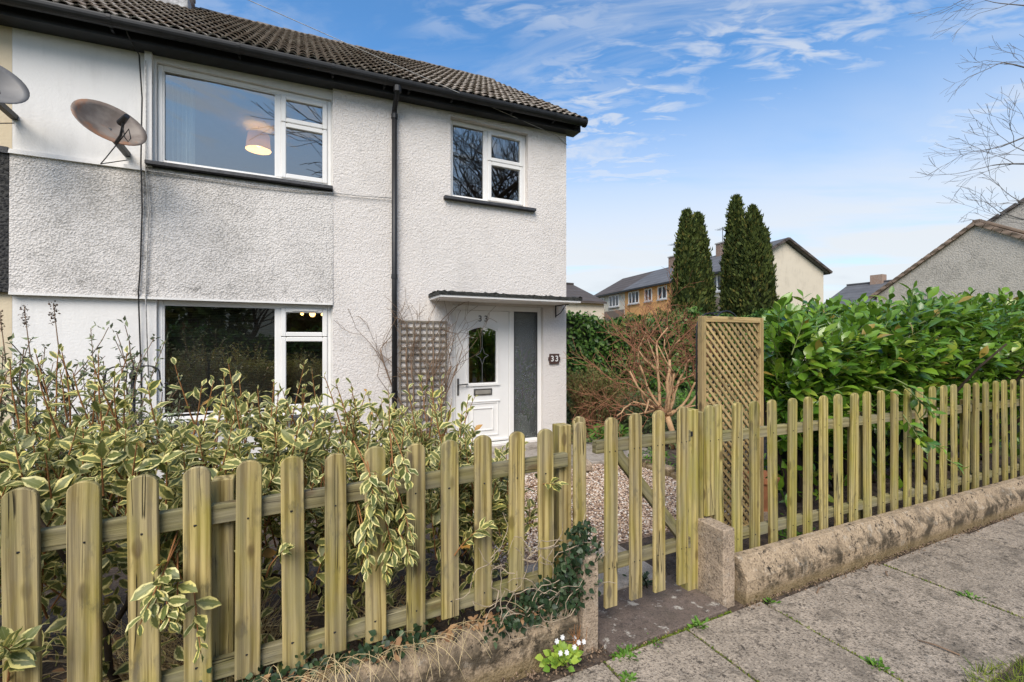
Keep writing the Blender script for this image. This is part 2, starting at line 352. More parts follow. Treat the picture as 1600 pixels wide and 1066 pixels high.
def brick(g):
    rnd = g.n('ShaderNodeObjectInfo').outputs['Random']; v = g.obj()
    c = g.mix(rnd, (0.20, 0.115, 0.08), (0.32, 0.21, 0.15)); c = g.mix(g.m('MULTIPLY', g.ramp(g.noise(v, 16.0, 4.0), 0.45, 0.65), 0.5), c, (0.42, 0.38, 0.33))
    return pbsdf(g, c, 0.95, g.bump(g.noise(v, 60.0), 0.006))
M['brick'] = material('chimney_brick', brick)

def leafmat(name, fn, rough=0.42, transl=0.25, tcol=(0.25, 0.35, 0.06), spec=0.45):
    """fn(g, u, v, r) -> colour socket; u 0 at midrib .. 1 at margin, v along the leaf, r per-leaf random"""
    def f(g):
        uv = g.n('ShaderNodeUVMap', {'uv_map': 'UVMap'}).outputs[0]; s = g.n('ShaderNodeSeparateXYZ', None, i0=uv)
        u = g.m('ABSOLUTE', g.m('SUBTRACT', g.m('MULTIPLY', s.outputs[0], 2.0), 1.0)); vv = s.outputs[1]
        r = g.m('FRACT', g.m('ADD', g.n('ShaderNodeNewGeometry').outputs['Random Per Island'], g.m('MULTIPLY', g.n('ShaderNodeObjectInfo').outputs['Random'], 7.31)))
        c, tc = fn(g, u, vv, r)
        b = pbsdf(g, c, rough, None, Specular_IOR_Level=spec)
        t = g.n('ShaderNodeBsdfTranslucent', None, Color=tc).outputs[0]
        return g.n('ShaderNodeMixShader', None, i0=transl, i1=b, i2=t).outputs[0]
    return material(name, f)
def f_elae(g, u, v, r):
    n = g.noise(g.n('ShaderNodeCombineXYZ', None, i0=g.m('MULTIPLY', u, 1.6), i1=g.m('MULTIPLY', v, 5.0), i2=g.m('MULTIPLY', r, 40.0)).outputs[0], 1.6, 3.0)
    edge = g.m('ADD', u, g.m('MULTIPLY', g.m('SUBTRACT', n, 0.5), 0.9))
    green = g.mix(r, (0.085, 0.115, 0.026), (0.20, 0.215, 0.065))
    cream = g.mix(g.m('FRACT', g.m('MULTIPLY', r, 7.7)), (0.74, 0.64, 0.19), (0.78, 0.71, 0.35))
    c = g.mix(g.ramp(edge, 0.50, 0.72), green, cream)
    c = g.mix(g.m('MULTIPLY', g.ramp(u, 0.07, 0.02), 0.4), c, (0.32, 0.34, 0.16))
    c = g.mix(g.ramp(g.m('FRACT', g.m('MULTIPLY', r, 23.3)), 0.990, 0.992), c, (0.48, 0.25, 0.06))
    return c, g.mix(0.5, c, (0.35, 0.40, 0.10))
M['elae'] = leafmat('variegated_leaf', f_elae, 0.45, 0.22)
def f_laurel(g, u, v, r):
    c = g.mix(r, (0.048, 0.130, 0.014), (0.19, 0.335, 0.028))
    c = g.mix(g.ramp(g.m('FRACT', g.m('MULTIPLY', r, 9.1)), 0.86, 0.95), c, (0.32, 0.40, 0.05))
    c = g.mix(g.m('MULTIPLY', g.ramp(u, 0.08, 0.03), 0.5), c, (0.22, 0.32, 0.09))
    c = g.mix(g.ramp(g.m('FRACT', g.m('MULTIPLY', r, 31.7)), 0.972, 0.978), c, (0.34, 0.24, 0.05))
    return c, g.mix(0.5, c, (0.22, 0.40, 0.04))
M['laurel'] = leafmat('glossy_laurel_leaf', f_laurel, 0.27, 0.20, spec=0.6)
def two(name, a, b, rough=0.6, tr=0.2, odd=None):
    def fn(g, u, v, r):
        c = g.mix(r, a, b)
        if odd: c = g.mix(g.ramp(g.m('FRACT', g.m('MULTIPLY', r, 11.7)), 0.88, 0.93), c, odd)
        return c, c
    return leafmat(name, fn, rough, tr, spec=0.3)
M['ivy'] = two('dark_ivy_leaf', (0.012, 0.028, 0.011), (0.040, 0.072, 0.028), 0.4, 0.1, (0.10, 0.14, 0.07))
M['backhedge'] = two('hedge_leaf', (0.028, 0.075, 0.012), (0.10, 0.19, 0.032), 0.42, 0.2, (0.15, 0.25, 0.05))
M['conifer'] = two('conifer_spray', (0.026, 0.046, 0.012), (0.115, 0.145, 0.030), 0.8, 0.15, (0.17, 0.15, 0.035))
M['greyleaf'] = two('grey_green_leaf', (0.14, 0.175, 0.085), (0.32, 0.36, 0.22), 0.7, 0.2)
M['weed'] = two('bright_weed_leaf', (0.07, 0.17, 0.02), (0.18, 0.34, 0.05), 0.5, 0.3)
M['dullweed'] = two('dull_ground_leaf', (0.06, 0.095, 0.03), (0.16, 0.20, 0.075), 0.6, 0.25)
M['litter'] = two('dead_leaf', (0.20, 0.10, 0.05), (0.42, 0.26, 0.13), 0.8, 0.1)
M['limeleaf'] = two('primrose_leaf', (0.16, 0.30, 0.04), (0.38, 0.50, 0.07), 0.5, 0.3)
M['petal'] = two('white_petal', (0.75, 0.75, 0.75), (0.85, 0.85, 0.83), 0.6, 0.2)
M['heathleaf'] = two('olive_needle', (0.10, 0.12, 0.03), (0.26, 0.25, 0.09), 0.7, 0.2)
M['grass'] = two('verge_grass', (0.09, 0.16, 0.015), (0.30, 0.34, 0.05), 0.6, 0.3)
M['strawblade'] = two('straw_blade', (0.40, 0.29, 0.14), (0.66, 0.52, 0.29), 0.8, 0.2)
def bark(name, a, b):
    return material(name, lambda g: pbsdf(g, g.mix(g.noise(g.scale(g.obj(), (1, 1, .3)), 30.0, 4.0), a, b), 0.9, g.bump(g.noise(g.obj(), 70.0, 3.0), 0.004), Specular_IOR_Level=0.2))
M['bark_dark'] = bark('dark_branch', (0.035, 0.026, 0.02), (0.09, 0.065, 0.045))
M['bark_rust'] = bark('rusty_shoot', (0.22, 0.095, 0.035), (0.34, 0.17, 0.07))
M['bark_tan'] = bark('tan_branch', (0.33, 0.19, 0.10), (0.66, 0.44, 0.25))
M['bark_red'] = bark('red_twig', (0.22, 0.09, 0.05), (0.44, 0.22, 0.125))
M['bark_grey'] = bark('grey_tree_bark', (0.12, 0.11, 0.10), (0.26, 0.24, 0.22))
M['bark_brown'] = bark('brown_vine', (0.115, 0.075, 0.05), (0.29, 0.20, 0.135))

# ------------------------------------------------------------------ ground, pavement, paths
def sheet(name, x0, x1, y0, y1, z, mt, parent=None):
    return build(MB().quad((x0,y0,z),(x1,y0,z),(x1,y1,z),(x0,y1,z)), name, mt, parent)
def lawn_fn(g):
    v = g.obj(); c = g.mix(g.ramp(g.noise(v, 0.6, 5.0, 0.6), 0.35, 0.65), (0.075, 0.11, 0.028), (0.16, 0.15, 0.06))
    c = g.mix(g.m('MULTIPLY', g.ramp(g.noise(v, 5.0, 4.0), 0.5, 0.7), 0.6), c, (0.12, 0.09, 0.055))
    return pbsdf(g, c, 1.0, g.bump(g.noise(v, 18.0, 4.0), 0.06))
M['lawn'] = material('winter_lawn', lawn_fn)
structure(sheet('ground', -500, 500, -500, 700, -0.060, M['lawn']))
structure(sheet('garden_soil', -6, 9, 2.02, 9.0, -0.030, M['soil']))
structure(build(MB().add([(-3.5,2.03,0.02),(1.22,2.03,0.02),(1.22,3.3,0.02),(-3.5,3.3,0.02),(-3.5,2.03,0.12),(1.2,2.03,0.12),(1.05,3.2,0.05),(-3.5,3.2,0.05)],
    [(4,5,6,7),(0,1,5,4),(1,2,6,5),(2,3,7,6)]), 'planting_bed', M['soil']))
pave = structure(sheet('pavement', -4, 14, 0.78, 1.90, -0.022, M['soil']))
def slab(x0, x1, y0, y1, z0, z1, name, mt, parent, tilt=0.0):
    mb = MB(); dz = random.uniform(-.003, .003)
    mb.add([(x0,y0,z0),(x1,y0,z0),(x1,y1,z0),(x0,y1,z0),(x0,y0,z1+dz),(x1,y0,z1+dz+tilt),(x1,y1,z1+dz+tilt),(x0,y1,z1+dz)],
           [(0,3,2,1),(4,5,6,7),(0,1,5,4),(1,2,6,5),(2,3,7,6),(3,0,4,7)])
    return build(mb, name, mt, parent, bevel=0.006)
xs = [-2.2, -1.6, -1.0, -0.42, 0.18, 0.77, 1.37, 1.94, 2.56, 3.78, 5.0, 6.2, 7.4, 8.6, 9.8, 11.0, 12.2]
for i in range(len(xs) - 1):
    ye = 1.812 if xs[i] < 2.5 else 1.80 - 0.033 * (xs[i] - 2.5) - 0.02
    slab(xs[i] + .007, xs[i + 1] - .007, 0.92, ye - .01, -0.055, 0.0, 'paving_slab', M['paving'], pave, random.uniform(-.003, .003))
    if xs[i] < 2.5: slab(xs[i] + .007, xs[i + 1] - .007, 0.30, 0.905, -0.058, -0.002, 'paving_slab', M['paving'], pave)
slab(1.425, 2.295, 1.822, 2.26, -0.05, 0.012, 'threshold_slab', M['threshold'], pave)
path = structure(sheet('garden_path', 1.30, 3.2, 2.27, 6.0, -0.012, M['soil']))
slab(1.36, 2.25, 2.275, 2.52, -0.03, 0.008, 'path_slab', M['pathcon'], path)
slab(1.36, 2.25, 2.54, 2.80, -0.03, 0.004, 'path_slab', M['pathcon'], path)
for k in range(4):
    slab(-1.6 + k * 1.25, -0.4 + k * 1.25, 4.75, 5.7, -0.02, 0.02, 'path_slab', M['pathcon'], path)
slab(3.42, 4.6, 4.75, 5.7, -0.02, 0.02, 'path_slab', M['pathcon'], path)
slab(1.9, 3.45, 5.72, 5.97, -0.02, 0.055, 'door_step', M['pathcon'], path)

# ------------------------------------------------------------------ the white house
D = 6.0; XL, XR, XM = -2.56, 3.82, 0.365
PITCH = math.atan(0.692)
def ze(x): return 4.885 + 0.033 * (x - 0.2)          # gutter lip
house = thing('semi_detached_house', 'white roughcast end house numbered 33 with dark tiled roof and black gutter', 'house', (XL, D, 0))

def holed(x0, x1, z0, z1, y, depth, holes, ztop=None):
    mb = MB(); X = sorted({x0, x1} | {h[0] for h in holes} | {h[1] for h in holes}); Z = sorted({z0, z1} | {h[2] for h in holes} | {h[3] for h in holes})
    inh = lambda cx, cz: any(h[0] < cx < h[1] and h[2] < cz < h[3] for h in holes)
    for i in range(len(X) - 1):
        for j in range(len(Z) - 1):
            if inh((X[i] + X[i+1]) / 2, (Z[j] + Z[j+1]) / 2): continue
            za, zb = Z[j], Z[j+1]
            top = (lambda x: ze(x) - 0.07) if (ztop and zb == z1) else (lambda x, zb=zb: zb)
            mb.quad((X[i],y,za),(X[i+1],y,za),(X[i+1],y,top(X[i+1])),(X[i],y,top(X[i])))
            mb.quad((X[i],y+depth,za),(X[i],y+depth,top(X[i])),(X[i+1],y+depth,top(X[i+1])),(X[i+1],y+depth,za))
    for h in holes:
        a, b, c, e = h; y2 = y + depth
        mb.quad((a,y,c),(a,y2,c),(a,y2,e),(a,y,e)); mb.quad((b,y,c),(b,y,e),(b,y2,e),(b,y2,c))
        mb.quad((a,y,e),(a,y2,e),(b,y2,e),(b,y,e)); mb.quad((a,y,c),(b,y,c),(b,y2,c),(a,y2,c))
    y2 = y + depth
    mb.quad((x0,y,z0),(x0,y,z1-.1),(x0,y2,z1-.1),(x0,y2,z0)); mb.quad((x1,y,z0),(x1,y2,z0),(x1,y2,z1-.1),(x1,y,z1-.1))
    return mb
UW = (-1.425, 0.352, 3.545, 4.655); LW = (-1.425, 0.352, 0.70, 2.055); RW = (1.905, 3.135, 3.635, 4.765); DW = (1.93, 3.40, 0.055, 2.125)
build(holed(XM, XR, -0.05, 5.0, D, 0.26, [RW, DW], True), 'roughcast_wall', M['swirl'], house, fix=False)
build(holed(XL, XM - .001, 3.465, 4.95, D + .045, 0.215, [UW], True), 'upper_render_wall', M['smooth'], house, fix=False)
build(holed(XL, XM - .001, -0.05, 2.075, D + .045, 0.215, [LW]), 'lower_render_wall', M['smooth'], house, fix=False)
build(MB().prism([(D-.018, 2.075), (D+.26, 2.075), (D+.26, 3.462), (D-.004, 3.462), (D-.012, 2.12)], XL, XM, 'x'), 'roughcast_panel', M['panel'], house)
build(MB().prism([(D-.03, 3.425), (D+.04, 3.425), (D+.04, 3.475), (D-.02, 3.470)], XL, -1.50, 'x'), 'ledge', M['smooth'], house)
build(MB().box(XL, XM-.003, D-.022, D+.03, 2.052, 2.0745), 'drip_edge', M['smooth'], house)
build(MB().box(-1.515, -1.452, D-.012, D+.0445, 3.478, 4.74), 'window_jamb', M['smooth'], house)
sh = MB(); sh.quad((XR-.002,D+.26,-.05),(XR-.002,13.6,-.05),(XR-.002,13.6,5.0),(XR-.002,D+.26,5.0))
sh.add([(XR-.002,D+.05,4.98),(XR-.002,13.6,4.98),(XR-.002,9.8,7.55)], [(0,1,2)])
sh.quad((XL,13.6,-.05),(XR,13.6,-.05),(XR,13.6,5.0),(XL,13.6,5.0))
build(sh, 'gable_wall', M['swirl'], house)
# rooms behind the glass
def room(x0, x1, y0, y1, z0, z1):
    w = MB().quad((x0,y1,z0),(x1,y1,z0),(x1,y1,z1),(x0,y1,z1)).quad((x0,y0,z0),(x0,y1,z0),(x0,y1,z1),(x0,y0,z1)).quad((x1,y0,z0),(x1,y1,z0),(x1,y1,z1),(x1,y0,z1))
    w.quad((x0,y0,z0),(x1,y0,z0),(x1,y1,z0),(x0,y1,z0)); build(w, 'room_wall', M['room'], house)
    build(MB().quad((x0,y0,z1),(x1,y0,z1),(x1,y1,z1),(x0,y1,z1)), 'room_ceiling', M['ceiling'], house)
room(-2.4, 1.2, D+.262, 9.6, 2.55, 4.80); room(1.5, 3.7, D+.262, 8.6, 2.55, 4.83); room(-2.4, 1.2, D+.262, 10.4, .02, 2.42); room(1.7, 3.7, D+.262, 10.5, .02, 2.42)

# ---- roof
def roofpt(x, s, n=0.0):   # s metres up the slope from the eave edge, n off the surface
    return (x, 5.755 + s * math.cos(PITCH) - n * math.sin(PITCH), ze(x) + 0.028 + s * math.sin(PITCH) + n * math.cos(PITCH))
SL = 4.92; GA = 0.335; TW = 0.33
def make_tile():
    v = []; f = []; n = 12
    prof = [(TW * i / n, 0.024 * (0.5 - 0.5 * math.cos(2 * math.pi * i / 4)) ** 0.8) for i in range(n + 1)]
    for (y, lift) in ((0.0, 0.046), (0.40, 0.0)):
        for (x, z) in prof: v.append((x, y, z + lift))
    for (x, z) in prof: v.append((x, 0.003, z * 0.95 + (0.008 if z < .012 else 0.034)))   # roll ends are hollow
    for i in range(n):
        f.append((i, i + 1, n + 2 + i, n + 1 + i)); f.append((2*n + 2 + i, 2*n + 3 + i, i + 1, i))
    f.append((2*n+2, 0, n+1)); f.append((n, 3*n+2, 2*n+1))
    me = bpy.data.meshes.new('roof_tile'); me.from_pydata(v, [], f); me.materials.append(M['tile']); return me
tile_me = make_tile()
def tiled_roof(parent, x0, ncol):
    deck = MB(); x1 = x0 + ncol * TW
    a, b, c, e = roofpt(x0, 0, -.03), roofpt(x1, 0, -.03), roofpt(x1, SL, -.03), roofpt(x0, SL, -.03)
    deck.quad(a, b, c, e); bk = 2 * c[1]
    deck.quad(e, c, (x1, bk - b[1], b[2]), (x0, bk - a[1], a[2]))
    roof = build(deck, 'roof', M['tile'], parent)
    for r_ in range(15):
        for k in range(ncol):
            x = x0 + k * TW; p = roofpt(x + random.uniform(-.004, .004), r_ * GA - 0.02 + random.uniform(-.006, .006), 0.0)
            o = put('roof_tile', tile_me, None, roof, p, (PITCH + random.uniform(-.006, .006), random.uniform(-.012, .012), random.uniform(-.008, .008)))
    return roof
roof = tiled_roof(house, XL, 20)
def ridge(parent, x0, n):
    for k in range(n):
        x = x0 + k * 0.45; mb = MB(); z0 = roofpt(x, SL)[2]; y0 = roofpt(x, SL)[1]
        pr = [(y0 + math.cos(R(a)) * .125, z0 - .075 + math.sin(R(a)) * .13) for a in range(0, 181, 20)]
        mb.prism(pr, x, x + .44, 'x'); build(mb, 'ridge_tile', M['ridge'], parent)
ridge(roof, XL, 15)
# verge mortar and barge under the tile ends
vx = XL + 20 * TW
build(MB().add([roofpt(vx-.03, 0, -.06), roofpt(vx-.005, 0, -.06), roofpt(vx-.005, SL, -.06), roofpt(vx-.03, SL, -.06), roofpt(vx-.03, 0, -.005), roofpt(vx-.005, 0, -.005), roofpt(vx-.005, SL, -.005), roofpt(vx-.03, SL, -.005)],
    [(0,3,2,1),(4,5,6,7),(0,1,5,4),(1,2,6,5),(2,3,7,6),(3,0,4,7)]), 'verge', M['mortar'], roof)

def gutter(parent, x0, x1, brs, endcap):
    pr = []
    yc, rr = 5.735, 0.062
    for a in range(180, 361, 18): pr.append((yc + rr * math.cos(R(a)), rr * math.sin(R(a)) * 1.15))
    pr = [(yc - rr, 0.012)] + pr + [(yc + rr, 0.012), (yc + rr - .005, 0.012)] + [(yc + (rr-.005) * math.cos(R(a)), (rr-.005) * math.sin(R(a)) * 1.15) for a in range(360, 179, -18)] + [(yc - rr + .005, 0.012)]
    mb = MB(); n = len(pr); vs = [(x0, p[0], ze(x0) + p[1]) for p in pr] + [(x1, p[0], ze(x1) + p[1]) for p in pr]
    mb.add(vs, [(i, (i+1) % n, n + (i+1) % n, n + i) for i in range(n)])
    go = build(mb, 'gutter', M['black_plastic'], parent, smooth=False)
    for bx in brs:
        mb = MB(); w = .016
        q = [(yc + (rr+.006) * math.cos(R(a)), (rr+.006) * 1.15 * math.sin(R(a))) for a in range(170, 371, 20)]; q2 = [(p[0] * 1.0 + (yc - p[0]) * .12, p[1] * .88) for p in q[::-1]]
        poly = q + q2; m_ = len(poly)
        mb.add([(bx - w, p[0], ze(bx) + p[1]) for p in poly] + [(bx + w, p[0], ze(bx) + p[1]) for p in poly], [(i, (i+1) % m_, m_ + (i+1) % m_, m_ + i) for i in range(m_)])
        mb.box(bx - w*.7, bx + w*.7, yc + .03, D - .155, ze(bx) - .085, ze(bx) - .03)
        build(mb, 'gutter_bracket', M['black_plastic'], go)
    if endcap:
        mb = MB(); poly = [(yc + (rr+.01) * math.cos(R(a)), (rr+.01) * 1.15 * math.sin(R(a))) for a in range(180, 361, 15)]
        mb.prism([(p[0], p[1] + ze(x1)) for p in poly], x1 - .015, x1 + .02, 'x'); build(mb, 'end_cap', M['black_plastic'], go)
    f = MB().add([(x0, D-.16, ze(x0)-.115), (x1, D-.16, ze(x1)-.115), (x1, D-.135, ze(x1)-.115), (x0, D-.135, ze(x0)-.115), (x0, D-.16, ze(x0)+.03), (x1, D-.16, ze(x1)+.03), (x1, D-.135, ze(x1)+.03), (x0, D-.135, ze(x0)+.03)],
        [(0,3,2,1),(4,5,6,7),(0,1,5,4),(1,2,6,5),(2,3,7,6),(3,0,4,7)])
    build(f, 'fascia', M['black_plastic'], parent)
    s_ = MB().add([(x0, D-.136, ze(x0)-.112), (x1, D-.136, ze(x1)-.112), (x1, D+.05, ze(x1)-.112), (x0, D+.05, ze(x0)-.112), (x0, D-.136, ze(x0)-.095), (x1, D-.136, ze(x1)-.095), (x1, D+.05, ze(x1)-.095), (x0, D+.05, ze(x0)-.095)],
        [(0,3,2,1),(4,5,6,7),(0,1,5,4),(1,2,6,5),(2,3,7,6),(3,0,4,7)])
    build(s_, 'soffit', M['black_plastic'], parent)
    return go
gutter(house, XL, 3.985, [-1.72, -.62, .35, .96, 1.27, 1.85, 2.75, 3.45, 3.86], True)

# downpipe with swan neck
dp = build(MB().tube([(1.115, D-.06, z) for z in (0.02, 4.62)], .034, 14), 'downpipe', M['black_plastic'], house, smooth=True)
build(MB().tube([(1.115, D-.06, 4.60), (1.115, D-.075, 4.66), (1.115, D-.20, 4.74), (1.115, 5.735, 4.79), (1.115, 5.735, 4.87)], .033, 14), 'swan_neck', M['black_plastic'], dp, smooth=True)
for z in (4.56, 2.45, .9): build(MB().tube([(1.115, D-.06 if z < 4.7 else D-.10, z-.03), (1.115, D-.06 if z < 4.7 else D-.115, z+.03)], .041, 14), 'pipe_collar', M['black_plastic'], dp)
build(MB().cyl((1.115, 5.735, 4.78), (1.115, 5.735, 4.85), .05, 14), 'gutter_outlet', M['black_plastic'], dp)

# chimney: bricks over a lead flashing
ch = empty('chimney', (-2.0, 9.2, 7.0), house)
cx0, cx1, cy0, cy1 = -2.62, -1.72, 9.05, 9.75
build(MB().box(cx0+.012, cx1-.012, cy0+.012, cy1-.012, 6.6, 8.55), 'mortar_core', M['mortar'], ch)
bk = MB().box(0, .215, 0, .10, 0, .065).mesh('brick', bevel=.004); bk.materials.append(M['brick'])
bk2 = MB().box(0, .10, 0, .215, 0, .065).mesh('brick', bevel=.004); bk2.materials.append(M['brick'])
for k in range(17):
    z = 7.41 + k * .075; st = 0 if k % 2 else -.11
    x = cx0 + (0 if k % 2 else .115)
    while x + .215 <= cx1 + .005: put('brick', bk, None, ch, (x, cy0 - .003, z)); x += .225
    y = cy0 + (.115 if k % 2 else .0)
    while y + .215 <= cy1 + .005: put('brick', bk2, None, ch, (cx1 - .097, y, z)); y += .225
fl = MB().box(cx0-.008, cx1+.008, cy0-.012, cy1+.008, 6.9, 7.40)
build(fl, 'lead_flashing', plain('grey_lead_flashing', (.36, .36, .36), .7, .45, 11.0, bump=.004), ch)

# ---- windows
def window(box, y, name_label, fixed, sashes, vent=None, sill=None):
    """white frame in the opening; fixed = list of pane boxes, sashes = list of (sash box) each with its own pane"""
    x0, x1, z0, z1 = box; w = empty('window', (x0, y, z0), house)
    T = .05
    mb = MB().box(x0+.001, x0+T, y, y+.07, z0+.001, z1-.001).box(x1-T, x1-.001, y, y+.07, z0+.001, z1-.001).box(x0+T, x1-T, y, y+.07, z1-T, z1-.001).box(x0+T, x1-T, y, y+.07, z0+.001, z0+T)
    for m in name_label: mb.box(m[0], m[1], y+.001, y+.069, m[2], m[3])
    build(mb, 'frame', M['upvc'], w, bevel=.006)
    for (a, b, c, e) in fixed:
        build(MB().box(a, b, y+.03, y+.036, c, e), 'pane', M['glass'], w)
        bd = .012; q = MB().box(a, a+bd, y+.008, y+.028, c, e).box(b-bd, b, y+.008, y+.028, c, e).box(a+bd, b-bd, y+.008, y+.028, e-bd, e).box(a+bd, b-bd, y+.008, y+.028, c, c+bd)
        build(q, 'glazing_bead', M['upvc'], w)
    for (a, b, c, e) in sashes:
        S = .055; q = MB().box(a, a+S, y-.018, y+.04, c, e).box(b-S, b, y-.018, y+.04, c, e).box(a+S, b-S, y-.018, y+.04, e-S, e).box(a+S, b-S, y-.018, y+.04, c, c+S)
        build(q, 'sash', M['upvc'], w, bevel=.007)
        build(MB().box(a+S-.004, b-S+.004, y+.012, y+.018, c+S-.004, e-S+.004), 'pane', M['glass'], w)
    if vent: build(MB().box(*vent), 'trickle_vent', M['upvc'], w, bevel=.004)
    if sill: build(MB().prism(sill[2], sill[0], sill[1], 'x'), 'sill', M['slate'], w, bevel=.004)
    return w
sl = lambda zt: [(D-.075, zt-.055), (D+.04, zt-.055), (D+.10, zt), (D-.07, zt-.012)]
Y = D + .085
window(UW, Y, [(-.275, -.215, UW[2]+.05, UW[3]-.05)], [(-1.376, -.274, UW[2]+.049, UW[3]-.049)],
       [(-.216, .303, 4.275, 4.606), (-.216, .303, 3.594, 4.268)], None, (-1.50, .36, sl(3.545)))
window(LW, Y, [(-.275, -.215, LW[2]+.05, LW[3]-.05)], [(-1.376, -.274, LW[2]+.079, LW[3]-.049)],
       [(-.216, .303, 1.655, 2.006), (-.216, .303, .765, 1.648)], (-.10, .19, Y-.032, Y-.017, 1.968, 1.990), (-1.50, .36, sl(.70)))
window(RW, Y, [(2.445, 2.505, RW[2]+.05, RW[3]-.05)], [(1.954, 2.446, RW[2]+.049, RW[3]-.049)],
       [(2.504, 3.086, 4.275, 4.716), (2.504, 3.086, 3.684, 4.268)], (2.66, 2.94, Y-.032, Y-.017, 4.668, 4.692), (1.80, 3.24, sl(3.635)))
# curtain in the bedroom
cu = MB(); pts = []
for k in range(25): pts.append((-1.43 + k * .012, D + .40 + .03 * math.sin(k * 1.7)))
for k in range(24): cu.quad((pts[k][0], pts[k][1], 2.9), (pts[k+1][0], pts[k+1][1], 2.9), (pts[k+1][0], pts[k+1][1], 4.62), (pts[k][0], pts[k][1], 4.62))
tag(build(cu, 'curtain', M['curtain'], smooth=True), 'pale curtain drawn back at the left of the upstairs bedroom window', 'curtain')
def pendant(x, y, zc, zb, r0, r1, label, e):
    t = thing('pendant_lamp', label, 'lamp', (x, y, zb))
    build(MB().cyl((x, y, zb + .24), (x, y, zc), .006, 6), 'cord', M['whitepaint'], t)
    mb = MB(); n = 28
    for k in range(n):
        a, b = 2*math.pi*k/n, 2*math.pi*(k+1)/n
        mb.quad((x+r0*math.cos(a), y+r0*math.sin(a), zb), (x+r0*math.cos(b), y+r0*math.sin(b), zb), (x+r1*math.cos(b), y+r1*math.sin(b), zb+.24), (x+r1*math.cos(a), y+r1*math.sin(a), zb+.24))
    build(mb, 'lamp_shade', M['shade'], t, smooth=True)
    bm = bmesh.new(); bmesh.ops.create_uvsphere(bm, u_segments=12, v_segments=8, radius=.045); me = bpy.data.meshes.new('bulb'); bm.to_mesh(me); bm.free()
    put('bulb', me, M['bulb'], t, (x, y, zb + .09))
    ld = bpy.data.lights.new('lamp_light', 'POINT'); ld.energy = e; ld.color = (1, .62, .30); ld.shadow_soft_size = .05
    lo = bpy.data.objects.new('lamp_light', ld); col.objects.link(lo); lo.location = (x, y, zb + .02); lo.parent = t; lo.matrix_parent_inverse = Matrix.Translation((-x, -y, -zb))
pendant(-.57, 7.6, 4.80, 4.45, .17, .14, 'lit pendant lamp with pale drum shade behind the upstairs bedroom window', 4)
# three-arm light in the front room
t = thing('ceiling_light', 'small lit ceiling light seen through the top pane of the ground floor window', 'lamp', (.18, 8.3, 2.05))
build(MB().cyl((.18, 8.3, 2.1), (.18, 8.3, 2.42), .008, 6), 'stem', M['steel'], t)
for k in (-1, 0, 1):
    bm = bmesh.new(); bmesh.ops.create_uvsphere(bm, u_segments=10, v_segments=6, radius=.05 if k == 0 else .028); me = bpy.data.meshes.new('bulb'); bm.to_mesh(me); bm.free()
    put('bulb', me, M['bulb'], t, (.18 + k * .16, 8.3, 2.06)); build(MB().bar((.18, 8.3, 2.12), (.18 + k * .16 + .001, 8.3, 2.09), .01, .01), 'arm', M['steel'], t)
# venetian blind: fine slats, too thin to pick apart
bl = thing('venetian_blind', 'dark venetian blind lowered behind the ground floor window', 'blind', (-.5, D+.24, .8))
mb = MB()
for k in range(62):
    z = .80 + k * .0195; mb.add([(-1.37, D+.235, z-.006), (-.28, D+.235, z-.006), (-.28, D+.252, z+.006), (-1.37, D+.252, z+.006)], [(0,1,2,3)])
for k in range(43):
    z = .80 + k * .0195; mb.add([(-.20, D+.235, z-.006), (.30, D+.235, z-.006), (.30, D+.252, z+.006), (-.20, D+.252, z+.006)], [(0,1,2,3)])
stuff(build(mb, 'slats', M['blind'], bl))
build(MB().box(-1.38, .31, D+.228, D+.26, 2.01, 2.045), 'head_rail', M['blind'], bl)

# ---- front door, side light, canopy
door = empty('front_door', (2.0, D + .06, .055), house); Y = D + .06
x0, x1, z0, z1 = DW
fr = MB().box(x0+.001, x0+.065, Y, Y+.07, z0+.001, z1-.001).box(x1-.065, x1-.001, Y, Y+.07, z0+.001, z1-.001).box(x0+.065, x1-.065, Y, Y+.07, z1-.075, z1-.001).box(x0+.065, x1-.065, Y-.01, Y+.07, z0+.001, z0+.045).box(2.845, 2.925, Y, Y+.07, z0+.045, z1-.075)
build(fr, 'frame', M['upvc'], door, bevel=.006)
a, b, c, e = 2.0, 2.84, z0 + .05, z1 - .08
leaf = MB(); ga, gb, gc, ge = 2.20, 2.635, .985, 1.80
Yd = Y + .012
leaf.box(a, ga, Yd, Yd+.045, c, e).box(gb, b, Yd, Yd+.045, c, e).box(ga, gb, Yd, Yd+.045, ge, e).box(ga, gb, Yd, Yd+.045, c, gc)
build(leaf, 'door_leaf', M['upvc'], door)
# arched head of the glazed opening: spandrels and bead
sp_ = MB(); n = 14; arc = [(ga + (gb-ga) * k / n, ge - .055 * (2 * k / n - 1) ** 2) for k in range(n + 1)]
for k in range(n): sp_.add([(arc[k][0], Yd+.002, arc[k][1]), (arc[k+1][0], Yd+.002, arc[k+1][1]), (arc[k+1][0], Yd+.002, ge+.001), (arc[k][0], Yd+.002, ge+.001)], [(0,1,2,3)])
build(sp_, 'glazing_arch', M['upvc'], door)
bead = MB(); o_ = .028
ln = [(ga-o_, Yd-.004, gc-o_)] + [(ga-o_ + (gb-ga+2*o_) * k / n, Yd-.004, ge + o_ - .055 * (2*k/n-1)**2) for k in range(n+1)] + [(gb+o_, Yd-.004, gc-o_)]
for p, q in zip(ln, ln[1:]): bead.bar(p, q, .018, .018, (0, 1, 0))
bead.bar((ga-.05, Yd-.006, gc-o_), (gb+.05, Yd-.006, gc-o_), .03, .03, (0, 0, 1))
build(bead, 'glazing_bead', M['upvc'], door)
